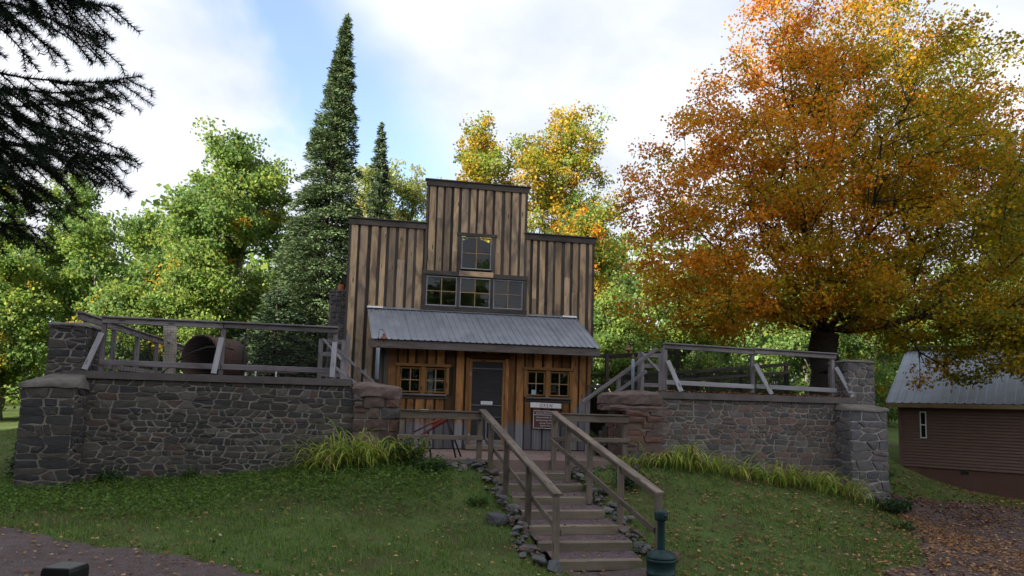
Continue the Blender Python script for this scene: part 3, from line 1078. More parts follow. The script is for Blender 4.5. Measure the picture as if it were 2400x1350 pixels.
def sash(parent, x0, x1, z0, z1, y, frame_mat, munt_mat, fw_=.045, nxp=2, nzp=2, name='window'):
    """one glazed sash: frame round it, muntins across it, panes between"""
    w = mk(name, [(x0, y + .03, z0), (x1, y + .03, z0), (x1, y + .03, z0 + .02), (x0, y + .03, z0 + .02), (x0, y + .05, z0), (x1, y + .05, z0), (x1, y + .05, z0 + .02), (x0, y + .05, z0 + .02)],
           [[0, 1, 2, 3], [5, 4, 7, 6], [3, 2, 6, 7], [1, 0, 4, 5], [0, 3, 7, 4], [2, 1, 5, 6]], frame_mat, parent)
    for a, b in (((x0, z0 + fw_ / 2), (x1, z0 + fw_ / 2)), ((x0, z1 - fw_ / 2), (x1, z1 - fw_ / 2))):
        beam('frame', (a[0], y, a[1]), (b[0], y, b[1]), .05, fw_, frame_mat, w)
    for x in (x0 + fw_ / 2, x1 - fw_ / 2):
        beam('frame', (x, y + .002, z0 + fw_), (x, y + .002, z1 - fw_), fw_, .05, frame_mat, w, (0, -1, 0))
    gx0, gx1, gz0, gz1 = x0 + fw_, x1 - fw_, z0 + fw_, z1 - fw_
    mu = .022
    for k in range(1, nxp):
        x = gx0 + (gx1 - gx0) * k / nxp
        beam('muntin', (x, y, gz0), (x, y, gz1), mu, .03, munt_mat, w, (0, -1, 0), .004)
    for k in range(1, nzp):
        z = gz0 + (gz1 - gz0) * k / nzp
        beam('muntin', (gx0, y + .003, z), (gx1, y + .003, z), .026, mu, munt_mat, w, (0, 0, 1), .004)
    for i in range(nxp):
        for j in range(nzp):
            a = gx0 + (gx1 - gx0) * i / nxp; b = gx0 + (gx1 - gx0) * (i + 1) / nxp
            c = gz0 + (gz1 - gz0) * j / nzp; d = gz0 + (gz1 - gz0) * (j + 1) / nzp
            tx, tz = random.uniform(-.004, .004), random.uniform(-.004, .004)
            yy = y + .012
            mk('pane', [(a, yy - tx, c), (b, yy + tx, c), (b, yy + tx + tz, d), (a, yy - tx + tz, d)], [[0, 1, 2, 3]], M['glass'], w)
    return w


yw = YU - .02
sash(house, 1.74, 2.54, 5.85, 6.71, yw, M['sash'], M['muntin'], .03)
for a, b in ((.86, 1.66), (1.73, 2.54), (2.61, 3.41)):
    sash(house, a, b, 4.84, 5.62, yw, M['sash'], M['muntin'], .03)
# trim round the upper windows
beam('window_header', (1.62, YU - .06, 6.77), (2.68, YU - .06, 6.77), .03, .09, M['trim'], house)
for x in (1.685, 2.595):
    beam('window_casing', (x, YU - .05, 5.78), (x, YU - .05, 6.72), .10, .03, M['trim'], house, (0, -1, 0))
beam('window_header', (.76, YU - .062, 5.70), (1.70, YU - .062, 5.70), .03, .12, M['trim'], house)
beam('window_header', (1.70, YU - .06, 5.72), (2.60, YU - .06, 5.72), .03, .14, M['board'], house)
beam('window_header', (2.60, YU - .062, 5.69), (3.52, YU - .062, 5.69), .03, .12, M['trim'], house)
for x in (1.695, 2.575):
    beam('window_casing', (x, YU - .05, 4.80), (x, YU - .05, 5.63), .075, .03, M['trim'], house, (0, -1, 0))
for x in (.80, 3.46):
    beam('window_casing', (x, YU - .05, 4.76), (x, YU - .05, 5.64), .11, .03, M['trim'], house, (0, -1, 0))
beam('window_sill', (.74, YU - .06, 4.77), (3.52, YU - .06, 4.77), .05, .13, M['trim'], house)
# the body behind the false front
bbox('side_wall', -1.08, -.98, YU + .065, 24.4, .9, 5.6, M['board_dark'], house)
bbox('side_wall', 5.20, 5.30, YU + .065, 24.4, .9, 5.6, M['board_dark'], house)
bbox('back_wall', -1.08, 5.30, 24.4, 24.5, .9, 5.6, M['board_dark'], house)
bbox('floor', -.97, 5.19, YU + .06, 24.39, 1.0, 1.2, M['interior'], house)
V = [(-1.3, YU + .07, 5.5), (5.5, YU + .07, 5.5), (2.1, YU + .07, 6.75), (-1.3, 24.7, 5.5), (5.5, 24.7, 5.5), (2.1, 24.7, 6.75)]
mk('main_roof', V, [[0, 2, 5, 3], [2, 1, 4, 5], [3, 5, 4], [0, 3, 4, 1]], M['roof_tin'], house)

# porch roof of ribbed tin sheets, laid a little askew
porch = mk('porch_roof', [(-.55, 17.55, 4.60), (4.85, 17.55, 4.60), (5.12, 16.46, 3.77), (-.36, 16.46, 3.77), (-.55, 17.55, 4.56), (4.85, 17.55, 4.56), (5.12, 16.46, 3.73), (-.36, 16.46, 3.73)],
           [[0, 3, 2, 1], [4, 5, 6, 7], [0, 1, 5, 4], [1, 2, 6, 5], [2, 3, 7, 6], [3, 0, 4, 7]], M['core'], house)
TL, TR, EL, ER = (np.array(p) for p in ((-.60, 17.575, 4.69), (4.89, 17.575, 4.69), (-.43, 16.36, 3.81), (5.20, 16.36, 3.81)))


def tin(s, t_, lift=0.0):
    p = (TL * (1 - s) + TR * s) * (1 - t_) + (EL * (1 - s) + ER * s) * t_
    n_ = np.array([0, -.587, .81])
    return p + n_ * lift


NR = 36
for k in range(6):
    V, F = [], []
    prof = []
    for r_ in range(6):
        s0 = (k * 6 + r_) / NR
        w_ = 1 / NR
        prof += [(s0, .018), (s0 + w_ * .10, .018), (s0 + w_ * .17, .0), (s0 + w_ * .83, .0), (s0 + w_ * .90, .018)]
    prof.append(((k * 6 + 6) / NR - .0006, .018))
    for t_ in (0, .5, 1.0):
        V += [tin(s, t_, l + .004 * math.sin(s * 40 + t_ * 3) * (t_ == .5) + (k % 2) * .003) for s, l in prof]
    m_ = len(prof)
    F = [[j * m_ + i, (j + 1) * m_ + i, (j + 1) * m_ + i + 1, j * m_ + i + 1] for j in range(2) for i in range(m_ - 1)]
    mk('roof_sheet', V, F, M['roof_tin'], porch)
beam('flashing', tin(-.003, -.005, .035), tin(1.003, -.005, .035), .10, .02, M['roof_tin'], porch, (0, -.587, .81))
for a in (0, .93):
    beam('flashing', tin(a, .005, .05), tin(a + .07, .005, .05), .09, .015, M['white'], porch, (0, -.587, .81))
beam('fascia', (-.44, 16.43, 3.70), (5.20, 16.43, 3.70), .05, .19, M['fascia'], porch)
beam('rake_board', (-.50, 17.52, 4.58), (-.38, 16.48, 3.73), .04, .13, M['fascia'], porch)
beam('rake_board', (4.86, 17.52, 4.58), (5.12, 16.48, 3.73), .04, .13, M['fascia'], porch)

# enclosed lower front
LH = [(.24, 1.43, 2.52, 3.23), (3.40, 4.56, 2.53, 3.22), (1.93, 2.90, 1.2, 3.52)]
wall_core('front_wall', -.30, 5.10, .95, 3.72, YL + .002, YL + .05, LH, M['core'], house)
fwall = house.children[-1]
front = [c for c in house.children if c.name.startswith('front_wall')][0]
rg = np.random.default_rng(15)
planks(front, -.30, -.02, lambda a, b: 1.2, lambda a, b: 3.70, YL, [], M['board_dark'], M['board_dark'], rg, (.12, .16), (.03, .05), 0)
planks(front, -.02, 5.10, lambda a, b: 1.24, lambda a, b: 3.70, YL, LH, lambda: M['board_low'] if random.random() < .85 else M['low_dark'], M['low_dark'], rg, (.15, .22), (.035, .06), .25)
for x in (-.28, 5.08):
    bbox('side_wall', x - .02, x + .02, YL + .055, YU, .95, 3.75, M['board_dark'], house)
for (x0, x1, z0, z1, xm) in ((.28, 1.39, 2.58, 3.19, .84), (3.44, 4.53, 2.58, 3.20, 3.965)):
    y_ = YL - .02
    beam('window_header', (x0 - .12, YL - .07, z1 + .06), (x1 + .12, YL - .07, z1 + .06), .06, .075, M['window_wood'], house)
    sash(house, x0, xm - .06, z0, z1, y_, M['window_wood'], M['muntin'], .035)
    sash(house, xm + .06, x1, z0, z1, y_, M['window_wood'], M['muntin'], .035)
    for x, w_ in ((x0 - .045, .08), (xm, .115), (x1 + .045, .08)):
        beam('window_casing', (x, YL - .06, z0 - .03), (x, YL - .06, z1 + .02), w_, .03, M['window_wood'], house, (0, -1, 0))
    beam('window_sill', (x0 - .03, YL - .08, z0 - .05), (x1 + .03, YL - .08, z0 - .05), .09, .05, M['fascia'], house)
    beam('window_apron', (x0 - .03, YL - .055, z0 - .12), (x1 + .05, YL - .055, z0 - .12), .025, .07, M['trim'], house)
bbox('curtain', .98, 1.10, 17.2, 17.24, 2.5, 3.2, M['sash'], house)
bbox('shelf', 1.12, 1.45, 17.2, 17.34, 2.66, 2.69, M['sash'], house)
bbox('shelf', 1.12, 1.45, 17.2, 17.34, 2.93, 2.96, M['sash'], house)
bbox('paper_notice', 3.56, 3.67, YL - .035, YL - .032, 2.60, 2.73, M['blue_paper'], house)
# screen door
door = mk('screen_door', [(2.05, YL - .03, 1.46), (2.81, YL - .03, 1.46), (2.81, YL - .03, 3.40), (2.05, YL - .03, 3.40)], [[0, 1, 2, 3]], M['screen'], house)
for x in (2.01, 2.845):
    beam('stile', (x, YL - .03, 1.26), (x, YL - .03, 3.45), .07, .035, M['window_wood'], door, (0, -1, 0))
beam('top_rail', (2.045, YL - .031, 3.42), (2.81, YL - .031, 3.42), .035, .06, M['window_wood'], door)
for z in (3.22, 2.31, 2.02):
    beam('cross_bar', (2.045, YL - .04, z), (2.81, YL - .04, z), .02, .022, M['grey_wood'], door)
beam('cross_bar', (2.43, YL - .04, 1.47), (2.43, YL - .04, 2.0), .018, .02, M['sash'], door, (0, -1, 0))
beam('kick_board', (2.045, YL - .032, 1.36), (2.81, YL - .032, 1.36), .03, .20, M['grey_wood'], door)
beam('hinge', (2.0, YL - .06, 3.03), (2.0, YL - .06, 3.13), .03, .02, M['sash'], door, (0, -1, 0))
beam('hinge', (2.0, YL - .06, 1.5), (2.0, YL - .06, 1.62), .03, .02, M['sash'], door, (0, -1, 0))
nb = beam('paper_notice', (2.28, YL - .06, 2.37), (2.57, YL - .06, 2.37), .012, .085, M['white'], door)
for x in (1.93, 2.92):
    beam('door_casing', (x, YL - .06, 1.24), (x, YL - .06, 3.56), .09, .03, M['board_low'], house, (0, -1, 0))
beam('door_header', (1.88, YL - .062, 3.53), (2.97, YL - .062, 3.53), .03, .11, M['low_dark'], house)
beam('door_step', (1.9, YL - .22, 1.29), (2.95, YL - .22, 1.29), .34, .10, M['riser'], house)


def text(name, s, x, y, z, size, mat, parent, align='CENTER', ext=.003, space=1.0, xs=1.0):
    cu = bpy.data.curves.new(name, 'FONT')
    cu.body = s
    cu.size = size
    cu.extrude = ext
    cu.align_x = align
    cu.align_y = 'CENTER'
    cu.space_character = space
    cu.materials.append(mat)
    cu.resolution_u = 2
    tmp = bpy.data.objects.new(name, cu)
    COL.objects.link(tmp)
    me = bpy.data.meshes.new_from_object(tmp.evaluated_get(bpy.context.evaluated_depsgraph_get()))
    bpy.data.objects.remove(tmp)
    co = np.empty(len(me.vertices) * 3)
    me.vertices.foreach_get('co', co)
    co = co.reshape(-1, 3)
    me.vertices.foreach_set('co', np.stack([co[:, 0] * xs, -co[:, 2], co[:, 1]], 1).ravel())
    o = bpy.data.objects.new(name, me)
    return reg(o, parent, (x, y, z))


text('lettering', 'Please close door', 2.425, YL - .070, 2.372, .034, M['greytext'], house, ext=.001)
# chimney on the left side
ch = bbox('chimney', -1.62, -1.20, 18.7, 19.2, 2.4, 5.30, M['mortar_grey'], house)
rgc = np.random.default_rng(61)
stone_face(ch, (-1.63, 18.7, 2.5), UX, UZ, courses(.44, 2.8, .2, .16, rgc), M['stone_pr'], .012, (.015, .04), 61)
stone_face(ch, (-1.62, 19.2, 2.5), (0, -1, 0), UZ, courses(.5, 2.8, .2, .16, rgc), M['stone_pr'], .012, (.015, .04), 62)
lathe('flue_pot', [(.10, 0), (.115, .02), (.10, .05), (.095, .2), (.08, .2), (.08, .05)], (-1.36, 18.95, 5.28), M['terracotta'], ch, 16)

# signs
t = thing('open_sign', 'white board sign reading OPEN in red letters under the right window', 'sign', (3.9, YL - .12, 2.35))
beam('board', (3.52, YL - .13, 2.35), (4.31, YL - .13, 2.335), .03, .125, M['white'], t)
text('lettering', 'OPEN', 3.915, YL - .149, 2.341, .128, M['redtext'], t, ext=.002, space=1.45, xs=.8)
t = thing('information_sign', 'brown sign with white border and white text below the OPEN board', 'sign', (3.92, YL - .12, 2.0))
beam('board', (3.60, YL - .10, 1.995), (4.23, YL - .10, 1.99), .025, .455, M['signbrown'], t)
for a, b in (((3.61, 2.21), (4.22, 2.205)), ((3.61, 2.11), (4.22, 2.105)), ((3.61, 1.78), (4.22, 1.775))):
    beam('border', (a[0], YL - .114, a[1]), (b[0], YL - .114, b[1]), .003, .01, M['white'], t, ch=.001)
for x in (3.612, 4.218):
    beam('border', (x, YL - .1145, 1.79), (x, YL - .1145, 2.20), .01, .003, M['white'], t, (0, -1, 0), .001)
for s, z in (('Adventure Mining Company', 2.157),):
    text('lettering', s, 3.915, YL - .115, z, .045, M['white'], t, ext=.001, xs=.95)
for s, z in (('Choose Guided Tours', 2.045), ('We Encourage Visitors', 1.975), ('Groups Tours', 1.905), ('Bicycle Trail', 1.84)):
    text('lettering', s, 3.915, YL - .115, z, .052, M['white'], t, ext=.001)
for x in (3.66, 3.80):
    beam('post', (x, YL - .075, 1.24), (x, YL - .075, 1.80), .03, .02, M['grey_wood'], t, (0, -1, 0))

# ------------------------------------------------------------------ steps and handrails
st = thing('garden_steps', 'gravel steps with timber risers climbing to the landing', 'steps', (3.05, 9.6, 0))
SY = [9.59, 10.18, 10.73, 11.31, 11.96, 12.57, 13.24, 13.82]
for k, y0 in enumerate(SY):
    z = .145 * (k + 1)
    xc = 3.07 - .046 * (y0 - 9.6)
    hw = .72 + (k % 3) * .01
    if k == 0:
        hw = .64
    beam('riser', (xc - hw, y0 + .07, z - .07), (xc + hw, y0 + .07 - .01, z - .07), .14, .145, M['riser'], st, ch=.012, warp=.006)
    y1 = SY[k + 1] if k < 7 else 13.95
    if y1 - y0 > .15:
        nn = 10
        V, F = [], []
        for j in range(6):
            for i in range(nn):
                V.append((xc - hw - .02 + (2 * hw + .04) * i / (nn - 1), y0 + .13 + (y1 - y0 - .12) * j / 5, z - .012 + .028 * j / 5 + random.uniform(-.008, .008) + (.02 if i in (0, nn - 1) else 0)))
        F = [[j * nn + i, j * nn + i + 1, (j + 1) * nn + i + 1, (j + 1) * nn + i] for j in range(5) for i in range(nn - 1)]
        mk('gravel_tread', V, F, M['tread'], st, True)


def railing(name, label, a, b, posts, post_len, mid_drop, mat, t=None, cat='railing', cap=(.14, .042), over=.06):
    """sloping timber rail from a to b with posts under it and one rail halfway"""
    a = np.array(a, float); b = np.array(b, float)
    t = t or thing(name, label, cat, (a[0], a[1], a[2] - post_len))
    d = (b - a) / np.linalg.norm(b - a)
    q = [0, .56, 1] if np.linalg.norm(b - a) > 3 else [0, 1]
    for s0, s1 in zip(q, q[1:]):
        p0 = a + (b - a) * s0 - (d * over if s0 == 0 else 0)
        p1 = a + (b - a) * s1 + (d * over if s1 == 1 else 0)
        lift = .004 if s0 > 0 else 0
        beam('hand_rail', p0 + (0, 0, lift), p1 + (0, 0, lift), cap[0], cap[1], mat, t, ch=.008)
        beam('rail_support', p0 - (0, 0, .065) + d * .05, p1 - (0, 0, .065), .045, .088, mat, t, ch=.006)
    for s, ln in posts:
        p = a + (b - a) * s
        beam('post', (p[0], p[1] + .0, p[2] - ln), (p[0], p[1], p[2] - .022), .092, .092, mat, t, (0, -1, 0), .008)
    if mid_drop:
        off = np.array([-.065 if mid_drop[1] < 0 else .065, 0, -abs(mid_drop[0])])
        beam('mid_rail', a + off, b + off, .035, .088, mat, t, ch=.005)
    return t


railing('handrail', 'brown timber handrail on the left side of the steps', (2.44, 9.66, 1.08), (1.90, 13.62, 2.19), [(0, 1.1), (.30, 1.12), (.60, 1.12), (.85, 1.1)], 1.1, (.56, 1), M['rail'])
railing('handrail', 'brown timber handrail on the right side of the steps beside the green ash receptacle', (3.99, 9.68, 1.10), (3.36, 13.62, 2.19), [(0, 1.14), (.29, 1.15), (.58, 1.12), (.82, 1.1)], 1.1, (.55, -1), M['rail'])
# level guard rails along the landing front
for lab, x0, x1, px in (('timber guard rail on the landing left of the steps in front of the rock drill', .26, 1.90, (.31, 1.86)), ('timber guard rail on the landing right of the steps', 3.36, 4.98, (3.40, 4.92))):
    t = thing('guard_rail', lab, 'railing', (x0, 13.75, 1.2))
    beam('hand_rail', (x0, 13.72, 2.175), (x1, 13.72, 2.165), .12, .038, M['rail'], t)
    beam('top_board', (x0, 13.70, 2.085), (x1, 13.70, 2.08), .038, .135, M['rail'], t)
    beam('mid_rail', (x0 - .04, 13.695, 1.655), (x1 + .02, 13.695, 1.655), .038, .095, M['rail'], t)
    for x in px:
        beam('post', (x, 13.775, 1.02), (x, 13.775, 2.15), .10, .10, M['rail'], t, (0, -1, 0))

# ------------------------------------------------------------------ fences on the terraces
def net(parent, p0, p1, z0, z1, sp=.052, th=.0036, name='netting'):
    """square wire mesh between two points"""
    p0 = np.array(p0, float); p1 = np.array(p1, float)
    d = p1 - p0; L = np.linalg.norm(d); d /= L
    s = np.array([-d[1], d[0], 0])
    V, F = [], []

    def stick(a, b, u):
        k = len(V)
        for p in (a, b):
            V.extend([p + u * th / 2 + s * th / 2, p - u * th / 2 + s * th / 2, p - s * th / 2])
        F.extend([[k, k + 1, k + 4, k + 3], [k + 1, k + 2, k + 5, k + 4], [k + 2, k, k + 3, k + 5]])
    n = int(L / sp)
    for i in range(n + 1):
        q = p0 + d * L * i / n
        stick(q + (0, 0, z0), q + (0, 0, z1), d)
    m = int((z1 - z0) / sp)
    for j in range(m + 1):
        z = z0 + (z1 - z0) * j / m
        stick(p0 + (0, 0, z), p1 + (0, 0, z), np.array([0, 0, 1.0]))
    o = mk(name, V, F, M['wire'], parent)
    o['kind'] = 'stuff'
    return o


FY = 14.28
t = thing('terrace_fence', 'grey timber fence with pale slanting props on the left wall', 'fence', (-3.3, FY, TZ))
for a, b in ((-5.46, -3.27), (-3.25, -1.05)):
    beam('top_rail', (a, FY, 3.745), (b, FY, 3.74), .04, .10, M['grey_wood'], t, warp=.004)
    beam('rail_cap', (a - .03, FY, 3.815), (b, FY, 3.81), .13, .035, M['grey_wood'], t)
    beam('bottom_rail', (a, FY + .01, 2.935), (b, FY + .01, 2.925), .04, .11, M['grey_wood'], t, warp=.004)
for x, x2 in ((-5.45, -5.60), (-3.27, -3.32), (-1.10, -1.10)):
    beam('post', (x, FY + .06, 2.70), (x, FY + .06, 3.80), .085, .085, M['grey_wood'], t, (0, -1, 0))
    beam('slanting_prop', (x2, FY - .28, 2.78), (x + .0, FY - .045, 3.50), .10, .04, M['pale_wood'], t, (0, -1, 0))
net(t, (-5.45, FY + .03, 0), (-1.1, FY + .03, 0), 2.76, 3.72)

t = thing('terrace_fence', 'grey timber side fence running back from the upper left pillar', 'fence', (-6.0, 16.5, TZ))
beam('top_rail', (-5.98, 14.5, 3.83), (-6.0, 21.5, 3.74), .05, .13, M['grey_wood'], t)
beam('rail_cap', (-5.98, 14.45, 3.91), (-6.0, 21.5, 3.82), .13, .035, M['grey_wood'], t)
beam('bottom_rail', (-6.0, 14.5, 2.92), (-6.0, 21.5, 2.95), .04, .10, M['grey_wood'], t)
for y in (14.9, 16.35, 17.8, 19.2, 20.7):
    beam('post', (-6.0, y, 2.70), (-6.0, y, 3.78), .09, .09, M['grey_wood'], t, (0, -1, 0))
net(t, (-6.03, 14.5, 0), (-6.03, 21.5, 0), 2.76, 3.72)

FY2 = 14.30
t = thing('terrace_fence', 'grey timber fence with pale slanting props on the right wall', 'fence', (8.1, FY2, TZ))
for a, b in ((6.02, 8.17), (8.19, 10.26)):
    beam('top_rail', (a, FY2, 3.72 - .012 * (a - 6)), (b, FY2, 3.70 - .012 * (b - 6)), .04, .10, M['grey_wood'], t, warp=.004)
    beam('rail_cap', (a - .02, FY2, 3.785 - .012 * (a - 6)), (b, FY2, 3.765 - .012 * (b - 6)), .13, .035, M['grey_wood'], t)
    beam('bottom_rail', (a + .05, FY2 + .01, 2.925 - .012 * (a - 6)), (b, FY2 + .01, 2.915 - .012 * (b - 6)), .04, .10, M['pale_wood'], t, warp=.004)
for x, x2 in ((6.06, 6.30), (8.17, 8.45), (10.2, 10.48)):
    beam('post', (x, FY2 + .06, 2.66), (x, FY2 + .06, 3.74), .085, .085, M['grey_wood'], t, (0, -1, 0))
    beam('slanting_prop', (x2, FY2 - .26, 2.72), (x + .02, FY2 - .045, 3.40), .10, .04, M['pale_wood'], t, (0, -1, 0))
net(t, (6.06, FY2 + .03, 0), (10.2, FY2 + .03, 0), 2.72, 3.66)

t = thing('netting_fence', 'low dark fence with black netting far behind the right terrace fence', 'fence', (8.6, 18.0, TZ))
for k, (a, b) in enumerate((((6.6, 18.6, 3.30), (8.6, 18.0, 3.42)), ((8.6, 18.0, 3.42), (10.9, 17.2, 3.66)))):
    beam('top_rail', a, b, .05, .09, M['board_dark'], t)
    beam('mid_rail', (a[0], a[1], a[2] - .22), (b[0], b[1], b[2] - .22), .05, .08, M['board_dark'], t)
    net(t, (a[0], a[1], 0), (b[0], b[1], 0), 2.74, a[2], .024, .013)
for p in ((6.6, 18.6, 3.34), (7.6, 18.3, 3.4), (8.6, 18.0, 3.46), (9.7, 17.6, 3.58), (10.85, 17.2, 3.7)):
    beam('post', (p[0], p[1] + .08, 2.6), (p[0], p[1] + .08, p[2]), .09, .09, M['board_dark'], t, (0, -1, 0))

# side stairs to the terraces with their rails and gates
for side in (-1, 1):
    if side < 0:
        lab, xa, xb, yc = 'timber side stairs up to the left terrace behind the left sandstone pier', .05, -1.25, 15.6
    else:
        lab, xa, xb, yc = 'timber side stairs up to the right terrace behind the right sandstone pier', 4.95, 6.15, 15.9
    t = thing('side_stairs', lab, 'stairs', ((xa + xb) / 2, yc, 1.2))
    for k in range(8):
        x = xa + (xb - xa) * k / 7
        z = 1.39 + .19 * k
        beam('step', (x, yc - .45, z - .05), (x, yc + .45, z - .05), .26, .08, M['fascia'], t, ch=.008)
        beam('step_riser', (x - side * .11, yc - .45, z - .19), (x - side * .11, yc + .45, z - .19), .03, .20, M['fascia'], t)
t = thing('stair_rail', 'thin grey handrail sloping down behind the left sandstone pier', 'railing', (-.7, 15.15, 2.0))
beam('hand_rail', (-1.12, 15.1, 3.42), (-.20, 15.1, 2.66), .045, .06, M['grey_wood'], t)
beam('mid_rail', (-1.12, 15.12, 3.02), (-.55, 15.12, 2.60), .04, .07, M['pale_wood'], t)
beam('post', (-.5, 15.16, 1.4), (-.5, 15.16, 3.02), .06, .06, M['grey_wood'], t, (0, -1, 0))
t = thing('stair_rail', 'pale grey handrail climbing beside the right corner of the house', 'railing', (5.4, 15.4, 1.3))
beam('hand_rail', (4.48, 15.42, 2.44), (6.30, 15.42, 3.76), .05, .085, M['grey_wood'], t)
beam('mid_rail', (5.25, 15.44, 2.66), (6.05, 15.44, 3.22), .04, .08, M['grey_wood'], t)
for x, z in ((4.62, 2.50), (5.37, 3.03), (5.95, 3.46)):
    beam('post', (x, 15.48, 1.25), (x, 15.48, z), .085, .085, M['grey_wood'], t, (0, -1, 0))
for lab, x0, x1, y_, zt in (('grey timber gate with dark netting at the top of the left side stairs', -1.52, -1.02, 15.8, 3.80), ('grey timber gate with dark netting at the top of the right side stairs', 5.98, 6.50, 15.7, 3.78)):
    t = thing('gate', lab, 'gate', ((x0 + x1) / 2, y_, TZ))
    for x in (x0, x1):
        beam('stile', (x, y_, 2.76), (x, y_, zt - .1), .10, .05, M['grey_wood'], t, (0, -1, 0))
    for z, m_ in ((2.90, 'grey_wood'), (3.36, 'grey_wood'), (zt - .16, 'grey_wood')):
        beam('cross_rail', (x0 + .05, y_ - .002, z), (x1 - .05, y_ - .002, z), .04, .095, M[m_], t)
    beam('brace', (x0 + .04, y_ - .032, zt - .1), (x1 - .04, y_ - .032, 3.25), .02, .05, M['pale_wood'], t)
    net(t, (x0, y_ + .03, 0), (x1, y_ + .03, 0), 2.86, 3.34, .022, .007)
    beam('gate_post', (x1 + .09, y_ + .05, 2.6), (x1 + .09, y_ + .05, zt + .03), .09, .09, M['grey_wood'], t, (0, -1, 0))
t = thing('back_fence', 'dark rail fence seen between the house and the right stairs', 'fence', (6.6, 19.2, 2.6))
beam('top_rail', (5.35, 19.6, 3.86), (6.3, 19.4, 3.86), .05, .11, M['board_dark'], t)
beam('top_rail', (6.3, 19.4, 3.84), (8.3, 18.6, 4.0), .05, .12, M['board_dark'], t)
beam('mid_rail', (5.35, 19.6, 3.25), (6.3, 19.4, 3.3), .04, .07, M['board_dark'], t)
beam('bottom_rail', (5.35, 19.6, 2.95), (6.3, 19.4, 2.95), .04, .10, M['grey_wood'], t)
for x in (5.45, 6.3, 7.3, 8.25):
    beam('post', (x, 19.5 - (x - 5.4) * .3, 2.5), (x, 19.5 - (x - 5.4) * .3, 3.95), .10, .10, M['board_dark'], t, (0, -1, 0))

# ------------------------------------------------------------------ things on the terraces
t = thing('log_post', 'thick pale silvered log post standing behind the left fence', 'post', (-4.58, 15.5, TZ))
V, F = tube_arrays([(-4.56, 15.5, 2.6), (-4.57, 15.5, 2.95), (-4.56, 15.5, 3.3), (-4.60, 15.5, 3.6), (-4.61, 15.5, 3.86)], [.135, .125, .118, .125, .13], 14)
mk('trunk', V, F, M['silver_wood'], t, True)
tube('branch_stub', [(-4.58, 15.4, 3.45), (-4.56, 15.33, 3.47)], [.03, .024], M['silver_wood'], t)
bbox('foot_block', -4.85, -4.36, 15.3, 15.7, 2.70, 2.80, M['pale_wood'], t)

t = thing('boiler_drum', 'large rusty open-ended iron drum lying behind the left fence', 'drum', (-3.9, 16.4, TZ))
ctr = np.array([-4.1, 15.95, 3.18]); axd = unit(np.array([.50, .87, 0.0])); sd = np.cross(axd, (0, 0, 1.0))
rr = .50
V, F = [], []
prof = [(0, rr), (0, rr + .02), (.10, rr + .02), (.11, rr), (.42, rr), (.43, rr + .012), (.50, rr + .012), (.51, rr), (.95, rr), (.95, rr - .03), (0.02, rr - .03), (0, rr)]
nn = 36
for d, r_ in prof:
    for i in range(nn):
        a = 2 * math.pi * i / nn
        V.append(ctr + axd * d + r_ * (math.cos(a) * sd + math.sin(a) * np.array([0, 0, 1.0])))
F = [[k * nn + i, k * nn + (i + 1) % nn, (k + 1) * nn + (i + 1) % nn, (k + 1) * nn + i] for k in range(len(prof) - 1) for i in range(nn)]
mk('shell', V, F, M['rust'], t, True)
V = [ctr + axd * .88 + (rr - .02) * (math.cos(2 * math.pi * i / nn) * sd + math.sin(2 * math.pi * i / nn) * np.array([0, 0, 1.0])) for i in range(nn)]
mk('end_plate', V, [list(range(nn))], M['rust'], t)
for i in range(14):
    a = math.pi * (i / 13)
    p = ctr + axd * .46 + (rr + .012) * (math.cos(a) * sd + math.sin(a) * np.array([0, 0, 1.0]))
    lathe('rivet', [(.016, -.012), (.016, .006), (.008, .014)], p, M['rust'], t, 6)
for d in (.15, .8):
    q = ctr + axd * d
    beam('cradle', q + sd * .45 - (0, 0, .42), q - sd * .45 - (0, 0, .42), .12, .14, M['board_dark'], t)
t = thing('bent_rod', 'thin bent iron rod arching across the rusty drum', 'rod', (-4.5, 15.4, TZ))
tube('rod', [(-4.72, 15.4, 2.76), (-4.45, 15.38, 3.0), (-4.12, 15.36, 3.25), (-3.82, 15.36, 3.38), (-3.5, 15.4, 3.40), (-3.3, 15.5, 3.36)], .018, M['iron'], t, 6)
t = thing('iron_stake', 'slim dark iron stake upright just right of the rusty drum', 'stake', (-3.15, 15.8, TZ))
tube('shaft', [(-3.17, 15.8, 2.6), (-3.16, 15.8, 3.2), (-3.13, 15.8, 3.72)], [.03, .028, .026], M['iron'], t, 8)
lathe('cap', [(.034, 0), (.034, .03), (.02, .05)], (-3.13, 15.8, 3.70), M['iron'], t, 8)
for lab, x, h in (('shortest white marker peg below the left fence', -3.05, .16), ('middle white marker peg of three below the left fence', -2.85, .20), ('rightmost white marker peg of three below the left fence', -2.42, .26)):
    t = thing('marker_peg', lab, 'peg', (x, 15.6, TZ), 'white marker pegs')
    beam('peg', (x, 15.6, TZ - .05), (x + .01, 15.6, TZ + h), .035, .03, M['white'], t, (0, -1, 0))
t = thing('fallen_log', 'pale fallen log lying on the terrace behind the left fence', 'log', (-3.4, 20, TZ))
tube('stem', [(-4.3, 20.2, TZ + .42), (-3.2, 20.0, TZ + .40), (-2.5, 19.9, TZ + .38)], [.09, .08, .06], M['silver_wood'], t, 10)
for x in (-4.1, -2.8):
    beam('log_rest', (x, 20.05, TZ), (x, 20.05, TZ + .34), .14, .14, M['board_dark'], t, (0, -1, 0))

